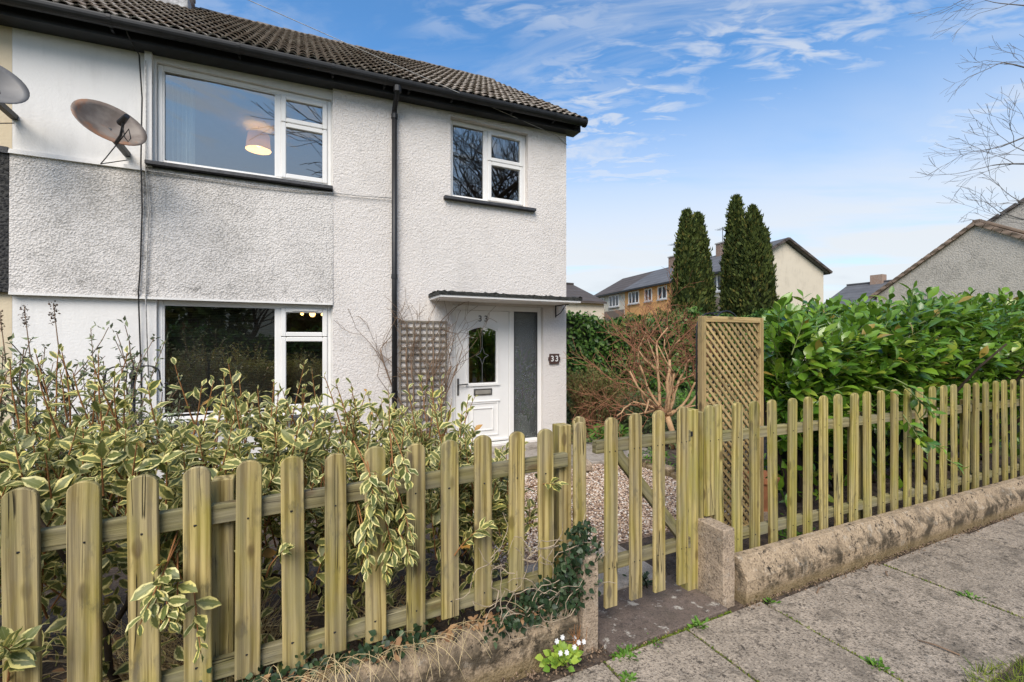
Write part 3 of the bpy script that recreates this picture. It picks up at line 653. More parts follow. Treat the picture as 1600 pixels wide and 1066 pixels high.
def pframe(x0, x1, z0, z1, w, nm):
    q = MB().box(x0, x0+w, Yd-.012, Yd-.001, z0, z1).box(x1-w, x1, Yd-.012, Yd-.001, z0, z1).box(x0+w, x1-w, Yd-.012, Yd-.001, z1-w, z1).box(x0+w, x1-w, Yd-.012, Yd-.001, z0, z0+w)
    build(q, nm, M['upvc'], door, bevel=.004)
pframe(2.17, 2.67, .20, .70, .022, 'panel_moulding'); pframe(2.25, 2.59, .28, .62, .02, 'panel_moulding')
build(MB().box(2.15, 2.69, Yd-.02, Yd-.001, .702, .725), 'panel_moulding', M['upvc'], door, bevel=.004)
build(MB().box(2.02, 2.82, Yd-.03, Yd-.001, .115, .15), 'weather_bar', M['upvc'], door, bevel=.006)
build(MB().box(ga-.004, gb+.004, Yd+.02, Yd+.026, gc-.004, ge+.004), 'pane', M['glass'], door)
ld = MB(); mx = (ga+gb)/2; ym = Yd + .017
for p, q in [((mx, ym, gc), (mx, ym, 1.25)), ((mx, ym, 1.52), (mx, ym, ge-.001))]: ld.bar(p, q, .008, .004, (0, 1, 0))
dia = [(mx, 1.52), (mx+.035, 1.42), (mx+.10, 1.385), (mx+.035, 1.35), (mx, 1.25), (mx-.035, 1.35), (mx-.10, 1.385), (mx-.035, 1.42)]
for p, q in zip(dia, dia[1:] + dia[:1]): ld.bar((p[0], ym, p[1]), (q[0], ym, q[1]), .007, .004, (0, 1, 0))
build(ld, 'lead_came', M['lead'], door)
build(MB().box(2.925+.001, x1-.066, Y+.03, Y+.036, z0+.046, z1-.076), 'side_light_pane', M['frost'], door)
bd = MB().box(2.926, 2.945, Y+.008, Y+.028, z0+.046, z1-.076).box(x1-.085, x1-.066, Y+.008, Y+.028, z0+.046, z1-.076).box(2.945, x1-.085, Y+.008, Y+.028, z1-.09, z1-.076)
build(bd, 'side_light_bead', plain('grey_gasket', (.05, .05, .05), .6), door)
lb = MB().box(2.275, 2.565, Yd-.014, Yd-.001, .80, .90)
lbo = build(lb, 'letterbox', M['steel'], door, bevel=.005)
build(MB().box(2.298, 2.542, Yd-.020, Yd-.0145, .822, .878), 'flap', plain('pale_metal_flap', (.55, .52, .46), .35, .1, metallic=.6), lbo, bevel=.003)
hd = build(MB().box(2.022, 2.05, Yd-.014, Yd-.001, .82, 1.06), 'door_handle', M['grey_metal'], door, bevel=.004)
build(MB().tube([(2.036, Yd-.014, .975), (2.036, Yd-.05, .975), (2.06, Yd-.055, .975), (2.17, Yd-.05, .978)], .0095, 8), 'lever', M['grey_metal'], hd, smooth=True)
def text_obj(txt, size, x, y, z, mt, parent, name, ext=.004, space=1.0):
    cu = bpy.data.curves.new(name, 'FONT'); cu.body = txt; cu.size = size; cu.extrude = ext; cu.align_x = 'CENTER'; cu.align_y = 'CENTER'; cu.space_character = space; cu.offset = .0015
    to = bpy.data.objects.new(name + '_curve', cu); col.objects.link(to); bpy.context.view_layer.update()
    me = bpy.data.meshes.new_from_object(to.evaluated_get(bpy.context.evaluated_depsgraph_get())); bpy.data.objects.remove(to)
    me.transform(Matrix.Translation((x, y, z)) @ Matrix.Rotation(R(90), 4, 'X')); me.materials.clear()
    return put(name, me, mt, parent)
for i, tx in enumerate('33'): text_obj(tx, .125, 2.375 + i * .095, Yd - .007, 1.925, M['grey_metal'], door, 'door_numeral')
build(MB().box(1.875, 1.90, D-.03, D+.002, 1.42, 1.53), 'doorbell', M['whitepaint'], house, bevel=.004)
build(MB().cyl((1.887, D-.036, 1.50), (1.887, D-.02, 1.50), .007, 8), 'bell_button', M['black_plastic'], house)
# number plate
pl_ = build(MB().prism([(3.50, 1.245), (3.67, 1.245), (3.67, 1.29), (3.69, 1.30), (3.69, 1.345), (3.67, 1.355), (3.67, 1.40), (3.50, 1.40), (3.50, 1.355), (3.48, 1.345), (3.48, 1.30), (3.50, 1.29)], D-.03, D-.012, 'y'), 'number_plate', M['brown_plate'], house)
for i, tx in enumerate('33'): text_obj(tx, .125, 3.545 + i * .08, D - .031, 1.32, M['whitepaint'], pl_, 'plate_numeral')
# canopy slab with mossy felt and iron bracket
can = empty('door_canopy', (2.6, D, 2.15), house)
build(MB().box(1.60, 3.74, 5.47, D+.02, 2.160, 2.20), 'canopy_slab', M['smooth'], can, bevel=.006)
ft = MB(); random.seed(3); nx, ny = 54, 12
for i in range(nx + 1):
    for j in range(ny + 1):
        ft.v.append((1.585 + 2.17 * i / nx, 5.455 + .545 * j / ny, 2.238 + (random.uniform(0, .014) if 0 < j < ny else 0) + (random.random() < .16) * random.uniform(0, .02)))
ft.f = [(i*(ny+1)+j, (i+1)*(ny+1)+j, (i+1)*(ny+1)+j+1, i*(ny+1)+j+1) for i in range(nx) for j in range(ny)]
ft.box(1.585, 3.755, 5.455, D-.002, 2.198, 2.2378)
build(ft, 'felt_cover', M['felt'], can)
br = MB().bar((3.62, D-.006, 2.16), (3.62, D-.006, 1.97), .012, .025, (0, 1, 0)).bar((3.62, D-.01, 2.15), (3.62, 5.62, 2.15), .012, .012).tube([(3.62, D-.015, 1.99), (3.62, 5.85, 2.03), (3.62, 5.70, 2.14)], .008, 6)
build(br, 'bracket', M['iron'], can)

# ------------------------------------------------------------------ next-door house at the left edge
nb = thing('neighbouring_house', 'cream and dark pebbledash house joined on at the left edge', 'house', (-4.2, D, 0))
build(holed(-6.0, XL-.002, 3.465, 4.95, D + .045, .2, [], True), 'upper_wall', M['cream'], nb, fix=False)
build(holed(-6.0, XL-.002, -.05, 2.075, D + .045, .2, []), 'lower_wall', M['cream'], nb, fix=False)
build(MB().box(-6.0, XL-.002, D-.01, D+.26, 2.075, 3.42), 'pebbledash_band', M['darkdash'], nb)
build(MB().box(-6.0, XL-.002, D-.03, D+.05, 3.42, 3.48), 'ledge', M['slate'], nb)
nroof = tiled_roof(nb, XL - 6 * TW, 6)
gutter(nb, -5.0, XL-.002, [-3.1, -4.1], False)

# satellite dishes
def dish(px, py, pz, sz, label, tiltx, yaw, rust):
    t = thing('satellite_dish', label, 'satellite dish', (px, D, pz), 'satellite dishes on the house fronts')
    nrm = Vector((math.sin(yaw) * math.cos(tiltx), -math.cos(yaw) * math.cos(tiltx), math.sin(tiltx))).normalized()
    sd = Vector((0, 0, 1)).cross(nrm).normalized(); up = nrm.cross(sd)
    c = Vector((px, py, pz)); mb = MB(); n, m_ = 36, 7
    for side in (0, 1):
        base = len(mb.v)
        for i in range(m_ + 1):
            r = i / m_
            for k in range(n):
                a = 2 * math.pi * k / n
                mb.v.append(tuple(c + sd * (sz * .56 * r * math.cos(a)) + up * (sz * .5 * r * math.sin(a)) + nrm * (.09 * sz / .5 * (r * r) - .004 * side)))
        for i in range(m_):
            for k in range(n): mb.f.append((base+i*n+k, base+i*n+(k+1) % n, base+(i+1)*n+(k+1) % n, base+(i+1)*n+k))
    e0, e1 = m_*n, (m_+1)*n + m_*n
    for k in range(n): mb.f.append((e0+k, e0+(k+1) % n, e1+(k+1) % n, e1+k))
    build(mb, 'reflector', rust, t, smooth=True)
    feed = c + nrm * .30 - up * .17
    build(MB().tube([c - up * .5 * sz * .95 + nrm * .07, c - up * .26 + nrm * .2, feed - up * .03], .011, 6), 'feed_arm', M['iron'], t)
    build(MB().tube([feed - nrm * .05 + up * .015, feed + nrm * .09 - up * .03], [.03, .022], 10), 'receiver', M['iron'], t)
    build(MB().bar(c - nrm * .01, Vector((px, D + .04, pz - .04)), .05, .05), 'wall_bracket', M['iron'], t)
    dn = Vector((0, 0, 1)); lp = [feed - nrm * .02, feed - dn * .06, feed - dn * .15 + sd * .015, feed - dn * .18 + sd * .04, feed - dn * .14 + sd * .06, feed - dn * .06 + sd * .045, feed - dn * .10 + sd * .02 - nrm * .05, c - dn * .24 - nrm * .05, c - dn * .20 - nrm * .2, Vector((px, D + .03, pz - .10))]
    build(MB().tube(lp, .005, 5), 'coax_cable', M['cable'], t)
def dish_fn(g):
    v = g.obj(); c = g.mix(g.ramp(g.noise(v, 7.0, 4.0), 0.35, 0.65), (0.16, 0.125, 0.10), (0.25, 0.21, 0.175))
    c = g.mix(g.m('MULTIPLY', g.ramp(g.noise(v, 4.2, 4.0, 0.6, 0.5), 0.50, 0.66), 0.75), c, (0.30, 0.13, 0.055)); return pbsdf(g, c, 0.55)
M['dish'] = material('rusted_dish_mesh', dish_fn); M['dish_clean'] = plain('grey_dish', (.17, .165, .16), .5, .12)
dish(-1.67, 5.50, 3.63, .50, 'rusty grey satellite dish beside the upstairs bedroom window', R(29), R(34), M['dish'])
dish(-2.54, 5.50, 3.84, .52, 'plain grey satellite dish cut off by the left edge of the picture', R(29), R(34), M['dish_clean'])

# cables on the wall and overhead
def cable(pts, r, name, mt, label, n=5): return tag(build(MB().tube(pts, r, n), name, mt, smooth=True), label, 'cable')
cable([(-1.62, 5.72, 4.84), (-1.60, 5.80, 4.74), (-1.56, D-.01, 4.66), (-1.535, D-.012, 4.2), (-1.545, D-.012, 3.5), (-1.535, D-.035, 3.40), (-1.53, D-.03, 3.0), (-1.545, D-.03, 2.4), (-1.56, D-.035, 2.12), (-1.565, D-.005, 2.0), (-1.555, D-.012+.05, 1.2), (-1.555, D+.04, .1)], .0075, 'aerial_cable', M['cable'], 'thin black aerial cable running down the wall from the gutter')
cable([(-1.50, D-.035, 4.6), (-1.495, D-.03, 4.0), (-1.50, D-.032, 3.45), (-1.47, D-.034, 3.0), (-1.49, D-.034, 2.4), (-1.50, D-.03, 2.05), (-1.49, D+.03, 1.2)], .006, 'painted_cable', M['greycable'], 'white painted cable beside the black aerial cable')
cable([(-1.50, D-.03, 3.43), (-1.0, D-.03, 3.425), (-.5, D-.03, 3.415), (0.0, D-.03, 3.43), (.36, D-.03, 3.455), (.70, D-.028, 3.465), (1.08, D-.03, 3.49)], .006, 'painted_cable', M['greycable'], 'grey cable sagging along the wall under the bedroom window sill')
def wire(a, b, sag, r, label):
    a, b = Vector(a), Vector(b); pts = [a.lerp(b, k/20) - Vector((0, 0, sag * 4 * (k/20) * (1-k/20))) for k in range(21)]
    return cable(pts, r, 'overhead_wire', M['greycable'], label, 5)
hook = (3.62, D-.03, 4.825)
wire(hook, (-6.44, 4.23, 5.535), .02, .0038, 'thin overhead telephone wire crossing in front of the roof')
cable([hook, (3.70, D-.02, 4.79), (3.82, D-.01, 4.73), (3.83, D+.2, 4.70)], .005, 'telephone_lead', M['greycable'], 'short telephone lead clipped round the top corner of the house')

# ------------------------------------------------------------------ boundary: low walls, stubs, picket fence, gate
random.seed(11)
def lump(o, amt, seed, cuts=3):
    """subdivide and roughen a block so that its arrises are worn"""
    bm = bmesh.new(); bm.from_mesh(o.data)
    bmesh.ops.subdivide_edges(bm, edges=[e for e in bm.edges if e.calc_length() > .12], cuts=cuts, use_grid_fill=True)
    bmesh.ops.subdivide_edges(bm, edges=[e for e in bm.edges if e.calc_length() > .06], cuts=2, use_grid_fill=True)
    from mathutils import noise as mn
    for v in bm.verts:
        q = v.co * 9 + Vector((seed, seed * 2, 0)); q2 = v.co * 30
        v.co += v.normal * (amt * mn.noise(q) + amt * .5 * mn.noise(q2))
    bm.to_mesh(o.data); bm.free()
    return o
wl = thing('boundary_wall', 'low worn concrete wall under the left fence, overgrown with ivy and dry grass', 'wall', (.6, 1.98, 0))
for (xa, xb) in ((-2.4, -1.2), (-1.19, .02), (.03, 1.30)):
    b_ = build(MB().prism([(1.915, -.05), (2.02, -.05), (2.02, .235), (1.975, .25), (1.915, .15)], xa, xb, 'x'), 'wall_block', M['kerb'], wl, bevel=.008)
    lump(b_, .008, xa)
wr = thing('boundary_wall', 'low concrete kerb wall with chamfered top below the right fence', 'wall', (2.5, 1.85, 0))
RA = -math.atan(.033)
def rl(x, off=0.0):    # right-hand boundary line
    return 1.815 - .033 * (x - 2.46) + off
for (xa, xb) in ((2.455, 3.40), (3.405, 4.215), (4.225, 5.18), (5.19, 6.3), (6.31, 7.5), (7.51, 8.7), (8.71, 9.9), (9.91, 11.1)):
    mb = MB(); pr = [(.006, -.05), (.125, -.05), (.125, .252), (.062, .255), (0.0, .135)]; n = len(pr)
    mb.add([(xa, rl(xa) + p[0], p[1]) for p in pr] + [(xb, rl(xb) + p[0], p[1]) for p in pr], [(i, (i+1) % n, n + (i+1) % n, n + i) for i in range(n)] + [tuple(range(n))[::-1], tuple(range(n, 2*n))])
    lump(build(mb, 'wall_block', M['kerb'], wr, bevel=.006), .0016, xa)
for (xa, xb, ya, yb, zt, lb) in ((1.318, 1.415, 1.905, 2.16, .475, 'short concrete gatepost stub clad in ivy at the left of the gate'), (2.305, 2.405, 1.862, 2.15, .455, 'short pinkish concrete gatepost stub between gate and right kerb wall')):
    o = build(MB().box(xa, xb, ya, yb, -.05, zt), 'gatepost_stub', M['stub'], bevel=.007); lump(o, .003, xa); tag(o, lb, 'gatepost', 'concrete stubs beside the gate')

def picket_mesh(w, h, t=.021, r=None):
    n = 8; r = w / 2
    pr = [(-w/2, 0), (w/2, 0), (w/2, h - r*.8)] + [(w/2 * math.cos(R(a)), h - r*.8 + r*.8 * math.sin(R(a))) for a in range(20, 180, 20)] + [(-w/2, h - r*.8)]
    return MB().prism(pr, -t, 0, 'y').mesh('picket', bevel=.003)
fl_ = thing('picket_fence', 'left run of yellow-green wooden picket fence in front of the variegated hedge', 'fence', (.2, 2.05, .2))
tops = [(-1.0, 1.108), (-.836, 1.111), (-.68, 1.112), (-.51, 1.112), (-.352, 1.121), (-.191, 1.127), (-.024, 1.124), (.135, 1.12), (.302, 1.131), (.48, 1.127), (.644, 1.127), (.816, 1.136), (.996, 1.136), (1.174, 1.134)]
for k, (x, zt) in enumerate(tops):
    zb = .20 if x < -.4 else random.uniform(.24, .28)
    if x > .9: zb = .32
    w = random.choice((.086, .088, .090)); me = picket_mesh(w, zt - zb); me.materials.append(M['picket'])
    o = put('picket', me, None, fl_, (x, 2.05 + random.uniform(-.003, .003), zb), (random.uniform(-.008, .008), random.uniform(-.012, .012), random.uniform(-.02, .02)))
    for z in (.90 - zb, .36 - zb):
        nl = MB().cyl((random.uniform(-.01, .01), -.0225, z), (.0, -.018, z), .0038, 6); put('nail', nl.mesh('nail'), M['iron'], o).matrix_parent_inverse = Matrix.Identity(4)
def zbar(name, a, b, h, t, mt, parent):
    """rail as a board whose local Z runs along its length, so that the grain does too"""
    a, b = Vector(a), Vector(b); L_ = (b - a).length
    me = MB().box(-h/2, h/2, -t/2, t/2, 0, L_).mesh(name, bevel=.003); me.materials.append(mt)
    o = bpy.data.objects.new(name, me); col.objects.link(o)
    zx = (b - a).normalized(); yx = Vector((0, 1, 0)) if abs(zx.y) < .9 else Vector((1, 0, 0)); xx = yx.cross(zx).normalized(); yx = zx.cross(xx)
    rot = Matrix((xx, yx, zx)).transposed(); o.rotation_euler = rot.to_euler(); o.location = a; WORLD[o.name] = a
    o.parent = parent; o.matrix_parent_inverse = Matrix.Translation(-WORLD[parent.name]); return o
zbar('rail', (-1.4, 2.072, .905), (1.32, 2.072, .95), .075, .036, M['rail'], fl_)
zbar('rail', (-1.4, 2.072, .30), (1.30, 2.072, .335), .075, .036, M['rail'], fl_)
zbar('post', (-.283, 2.135, .0), (-.283, 2.135, 1.045), .075, .075, M['picket'], fl_)
zbar('post', (1.33, 2.135, .0), (1.33, 2.135, 1.13), .08, .08, M['picket'], fl_)
for (x, y, zb, zt) in ((1.385, 2.05, .485, 1.155), (1.432, 2.125, .40, 1.17)):
    me = picket_mesh(.078, zt - zb); me.materials.append(M['picket']); put('picket', me, None, fl_, (x, y, zb))

gt = thing('garden_gate', 'wooden picket garden gate with diagonal brace, closed between two fences', 'gate', (1.83, 2.0, .12))
for x, zt in ((1.556, 1.175), (1.735, 1.187), (1.912, 1.191), (2.098, 1.201)):
    me = picket_mesh(.082, zt - .122, .022); me.materials.append(M['picket']); o = put('picket', me, None, gt, (x, 2.0, .122), (0, random.uniform(-.008, .008), random.uniform(-.02, .02)))
    for z in (.865, .22):
        for dx in (-.018, .02):
            nl = MB().cyl((dx, -.0235, z), (dx, -.018, z), .004, 6); put('nail', nl.mesh('nail'), M['iron'], o).matrix_parent_inverse = Matrix.Identity(4)
zbar('rail', (1.47, 2.023, 1.01), (2.185, 2.023, 1.012), .068, .042, M['rail'], gt)
zbar('rail', (1.47, 2.023, .345), (2.185, 2.023, .35), .068, .042, M['rail'], gt)
zbar('brace', (1.60, 2.020, .985), (2.13, 2.020, .385), .062, .034, M['rail'], gt)
build(MB().box(2.13, 2.25, 2.046, 2.056, .995, 1.025).cyl((2.2, 2.04, 1.01), (2.2, 2.066, 1.01), .012, 8), 'latch', M['iron'], gt)

fr_ = thing('picket_fence', 'right run of yellow-green picket fence in front of the laurel hedge', 'fence', (3.4, 2.05, .2))
def fy(x): return 2.05 - .033 * (x - 2.46)
pk = [(2.388, 1.185), (2.475, 1.185), (2.645, 1.188)]
pxs = [43,113,180,242,302,358,415,470,521,570,617,663,709,753,797,838,877,915,953,988,1022,1055,1085,1114,1142]
S_, C_ = math.sin(THETA), math.cos(THETA)
for k, q in enumerate(pxs):
    u = (1160 + q / 2.4227 - 800) / 692.; dx, dy = S_ + u * C_, C_ - u * S_
    t_ = (2.05 + .033 * 2.46) / (dy + .033 * dx); pk.append((dx * t_, 1.187 + .0009 * k))
pk += [(pk[-1][0] + .225 * (q + 1), 1.21) for q in range(9)]
for k, (x, zt) in enumerate(pk):
    zb = .47 if k == 0 else .10
    me = picket_mesh(random.choice((.080, .084, .087)) if k > 1 else .078, zt - zb); me.materials.append(M['picket_r'])
    o = put('picket', me, None, fr_, (x, fy(x) + random.uniform(-.003, .003), zb), (random.uniform(-.006, .006), random.uniform(-.010, .010), RA + random.uniform(-.02, .02)))
    for z in (.955 - zb, .275 - zb):
        if z < 0.02: continue
        nl = MB().cyl((random.uniform(-.01, .01), -.0225, z), (.0, -.018, z), .0038, 6); put('nail', nl.mesh('nail'), M['iron'], o).matrix_parent_inverse = Matrix.Identity(4)
for z in (.965, .285):
    zbar('rail', (2.33, fy(2.33)+.021, z), (5.2, fy(5.2)+.021, z - .01), .07, .038, M['rail'], fr_)
    zbar('rail', (5.205, fy(5.205)+.021, z - .01), (10.6, fy(10.6)+.021, z - .02), .07, .038, M['rail'], fr_)
zbar('post', (2.265, 2.10, .0), (2.265, 2.10, 1.16), .09, .09, M['picket_r'], fr_)
zbar('post', (2.345, 2.10, .0), (2.345, 2.10, 1.14), .04, .09, M['picket_r'], fr_)
for x in (4.13, 5.95, 7.6, 9.4): zbar('post', (x, fy(x)+.085, .0), (x, fy(x)+.085, 1.02), .08, .08, M['picket_r'], fr_)

# lattice trellis behind the gate's right side
tr = thing('lattice_trellis', 'tall brown diamond lattice trellis panel standing behind the picket fence', 'trellis', (3.08, 2.42, 0))
TX0, TX1, TY, TZ0, TZ1 = 2.735, 3.44, 2.42, .02, 1.79
for x in (TX0 + .022, TX1 - .022): zbar('frame_post', (x, TY, TZ0), (x, TY, TZ1), .044, .045, M['lattice'], tr)
for z in (TZ1 - .022, TZ0 + .08): zbar('frame_rail', (TX0 + .044, TY, z), (TX1 - .044, TY, z), .044, .045, M['lattice'], tr)
ix0, ix1, iz0, iz1 = TX0 + .046, TX1 - .046, TZ0 + .102, TZ1 - .046
sp_x = .068
for sgn, yo in ((-1, -.008), (1, .006)):
    k0 = -60
    for k in range(-40, 60):
        # line: z = iz1 + sgn*(x - (ix0 + k*sp_x))
        xs0 = ix0 + k * sp_x; pts = []
        f = lambda x: (iz1 + sgn * (x - xs0)) if sgn < 0 else (iz0 + (x - xs0))
        lo, hi = ix0, ix1
        if sgn < 0: lo = max(lo, xs0); hi = min(hi, xs0 + (iz1 - iz0))
        else: lo = max(lo, xs0); hi = min(hi, xs0 + (iz1 - iz0))
        if hi - lo < .03: continue
        zbar('slat', (lo, TY + yo, f(lo)), (hi, TY + yo, f(hi)), .024, .009, M['lattice'], tr)

# square wall trellis and the bare climber on it
wt_ = thing('wall_trellis', 'weathered grey square lattice fixed to the wall beside the front door', 'trellis', (1.51, D - .04, .3))
for k in range(8): zbar('slat', (1.195 + k * .09, D-.035, .32), (1.195 + k * .09, D-.035, 1.87), .024, .012, M['greywood'], wt_)
for k in range(18): zbar('slat', (1.18, D-.022, .36 + k * .0885), (1.845, D-.022, .36 + k * .0885), .026, .012, M['greywood'], wt_)

# ------------------------------------------------------------------ plants: shared machinery
def leaf_template(n=4, w=.46, fold=.25, droop=.18, wave=0.0, shape=(0, .62, 1.0, .78, 0)):
    """unit-length leaf along +Y, folded along the midrib; 3 columns"""
    vs, uv, fs = [], [], []
    sh_ = np.interp(np.linspace(0, 1, n + 1), np.linspace(0, 1, len(shape)), shape)
    for i in range(n + 1):
        t = i / n; hw = w / 2 * max(sh_[i], .04); wv = wave * math.sin(i * 2.6)
        zc = -droop * t * t
        for s_, uu in ((-1, 0.0), (0, .5), (1, 1.0)):
            vs.append((s_ * hw, t, zc + abs(s_) * (fold * hw + wv * (1 if s_ > 0 else -.6)))); uv.append((uu, t))
    for i in range(n):
        for j in range(2): fs.append((i*3+j, i*3+j+1, (i+1)*3+j+1, (i+1)*3+j))
    return np.array(vs), np.array(uv), np.array(fs)
def tri_template(w=.5, cup=0.1):
    return np.array([(0,0,0),(w/2,.45,cup),(0,1,-.05),(-w/2,.45,cup)]), np.array([(.5,0),(1,.5),(.5,1),(0,.5)]), np.array([(0,1,2,3)])
def frames(Yd, Nd):
    """orthonormal frames with y along Yd and z near Nd"""
    Yd = Yd / (np.linalg.norm(Yd, axis=1, keepdims=True) + 1e-9)
    X = np.cross(Yd, Nd); X /= (np.linalg.norm(X, axis=1, keepdims=True) + 1e-9)
    Z = np.cross(X, Yd); return np.stack([X, Yd, Z], axis=2)
def scatter_mesh(name, tmpl, P, F, Sc, mt, smooth=True):
    N = len(P)
    if isinstance(tmpl, list):      # mixed leaf shapes of one topology, each bent and stretched a little differently
        V, UV, Fa = tmpl[0]; nv = len(V); VV = np.stack([t[0] for t in tmpl])[rng.integers(0, len(tmpl), N)].copy()
        VV[:, :, 0] *= rng.uniform(.78, 1.18, N)[:, None]; VV[:, :, 2] += (VV[:, :, 1] ** 2) * rng.normal(0, .13, N)[:, None]; VV[:, :, 0] += (VV[:, :, 1] ** 2) * rng.normal(0, .08, N)[:, None]
        W = np.einsum('nij,nkj->nki', F, VV) * Sc[:, None, None] + P[:, None, :]
    else:
        V, UV, Fa = tmpl; nv = len(V)
        W = np.einsum('nij,kj->nki', F, V) * Sc[:, None, None] + P[:, None, :]
    me = bpy.data.meshes.new(name); me.vertices.add(N * nv); me.vertices.foreach_set('co', W.reshape(-1).astype(np.float32))
    k = Fa.shape[1]; fi = (Fa[None] + (np.arange(N) * nv)[:, None, None]).reshape(-1)
    me.loops.add(len(fi)); me.loops.foreach_set('vertex_index', fi.astype(np.int32))
    me.polygons.add(len(fi) // k); me.polygons.foreach_set('loop_start', np.arange(0, len(fi), k, dtype=np.int32))
    me.update(calc_edges=True)
    ul = me.uv_layers.new(name='UVMap'); ul.data.foreach_set('uv', np.tile(UV[Fa.reshape(-1)], (N, 1)).reshape(-1).astype(np.float32))
    if smooth: me.polygons.foreach_set('use_smooth', [True] * len(me.polygons))
    me.materials.append(mt); me.validate(); return me
def single_leaf(name, tmpl, mt):
    return scatter_mesh(name, tmpl, np.zeros((1, 3)), np.eye(3)[None], np.ones(1), mt)
CAM = np.array([0, 0, 1.6]); CF = np.array([math.sin(THETA), math.cos(THETA), 0]); CR = np.array([math.cos(THETA), -math.sin(THETA), 0])
def inview(P):
    d = P - CAM; dep = d @ CF; u = (d @ CR) / np.maximum(dep, .05) * 692 + 800; v = 533 - d[:, 2] / np.maximum(dep, .05) * 692
    return (dep > .2) & (u > -10) & (u < 1610) & (v > -10) & (v < 1080), dep
def foliage(parent, name, tmpls, P, F, Sc, mt, nparts, leafname='leaf', score=None):
    """the nparts leaves that show largest become leaf objects, the rest one joined stuff part"""
    N = len(P); ok, dep = inview(P)
    s_ = (Sc / np.maximum(dep, .1)) * ok if score is None else score(P, Sc, dep, ok)
    order = np.argsort(-s_); top, rest = order[:nparts], order[nparts:]
    if len(rest): stuff(put(name, scatter_mesh(name, tmpls, P[rest], F[rest], Sc[rest], mt), None, parent))
    mes = [single_leaf(leafname, t, mt) for t in tmpls]
    for i in top:
        m4 = Matrix([[*(F[i][r] * Sc[i]), P[i][r]] for r in range(3)] + [[0, 0, 0, 1]])
        o = bpy.data.objects.new(leafname, random.choice(mes)); col.objects.link(o)
        o.matrix_basis = m4; o.parent = parent; o.matrix_parent_inverse = Matrix.Translation(-WORLD[parent.name])
def rnd_unit(n):
    v = rng.normal(size=(n, 3)); return v / np.linalg.norm(v, axis=1, keepdims=True)
def shoots(bases, dirs, lens, nleaf, bend=.3, up=.35, stepmin=.25, leafang=.95, lsize=.07, jitter=.35, leafup=.55, tipsmall=.6):
    """leafy shoots: curved stems and leaves spiralling along them"""
    stems, P, Fy, Fn, Sc = [], [], [], [], []
    for b, d_, L_ in zip(bases, dirs, lens):
        d_ = d_ / np.linalg.norm(d_); pts = [np.array(b, float)]; k = 6; dd = d_.copy()
        for i in range(k):
            dd = dd + rng.normal(size=3) * .10 * bend + np.array([0, 0, up * .16]); dd /= np.linalg.norm(dd); pts.append(pts[-1] + dd * L_ / k)
        stems.append(pts); nl = max(3, int(nleaf * rng.uniform(.75, 1.2))); ph = rng.uniform(0, 6.28)
        for j in range(nl):
            t = stepmin + (1 - stepmin) * (j + rng.uniform(-.2, .2)) / (nl - 1); t = min(max(t, 0), 1) * k; i = min(int(t), k - 1); p = pts[i] + (pts[i+1] - pts[i]) * (t - i)
            ax = pts[i+1] - pts[i]; ax = ax / np.linalg.norm(ax); ph += 2.4
            a = np.cross(ax, [.3, .2, .93]); a /= np.linalg.norm(a) + 1e-9; b2 = np.cross(ax, a)
            out = a * math.cos(ph) + b2 * math.sin(ph); la = leafang * (1 - .45 * (t / k) ** 2) * rng.uniform(.8, 1.2)
            y = ax * math.cos(la) + out * math.sin(la) + rng.normal(size=3) * jitter * .3
            n_ = np.array([0, 0, leafup]) + out * .3 + ax * .25 - CF * .25 + rng.normal(size=3) * jitter * .6
            P.append(p); Fy.append(y); Fn.append(n_); Sc.append(lsize * rng.uniform(.55, 1.22) * (1 - (1 - tipsmall) * (t / k) ** 3))
    return stems, np.array(P), frames(np.array(Fy), np.array(Fn)), np.array(Sc)
def stems_mesh(stems, r0, r1, n=4):
    mb = MB()
    for s_ in stems:
        k = len(s_); mb.tube(s_, [r0 + (r1 - r0) * i / (k - 1) for i in range(k)], n, cap=False)
    return mb

# ---- variegated hedge behind the left fence
el = thing('variegated_shrub', 'cream and green variegated evergreen hedge growing behind the left picket fence', 'hedge', (-.2, 2.6, .05))
def eltop(x):   # crown height along the hedge
    return np.interp(x, [-2.6, -1.4, -.6, 0.0, .45, .75, 1.0, 1.25], [1.26, 1.36, 1.37, 1.27, 1.22, 1.20, 1.0, .72])
nb_ = 780; bx = rng.uniform(-2.5, 1.18, nb_); fyv = rng.beta(1.0, 1.35, nb_); by = 2.16 + fyv * (0.95 - .35 * np.clip((bx - .4) / .8, 0, 1))
ht = eltop(bx); frac = rng.uniform(.30, .93, nb_) ** .8; bz = .08 + (ht - .30) * frac
fr0 = np.clip(1 - fyv * 2.2, 0, 1)
dirs = np.stack([rng.normal(0, .35, nb_), -fr0 * rng.uniform(.0, .55, nb_) + rng.normal(0, .25, nb_), .75 + .4 * frac + rng.normal(0, .15, nb_)], 1)
lens = rng.uniform(.18, .36, nb_)
st1, P1, F1, S1 = shoots(np.stack([bx, by, bz], 1), dirs, lens, 13, lsize=.084, leafang=1.05)
nt = 60; tx = rng.uniform(-2.0, 1.0, nt); st0, P0, F0, S0 = shoots(np.stack([tx, rng.uniform(2.3, 3.0, nt), eltop(tx) - .16], 1), np.stack([rng.normal(0, .22, nt), rng.normal(0, .2, nt), np.ones(nt)], 1), rng.uniform(.22, .36, nt), 8, lsize=.066, leafang=1.0)
st1 = st1 + st0; P1 = np.concatenate([P1, P0]); F1 = np.concatenate([F1, F0]); S1 = np.concatenate([S1, S0])
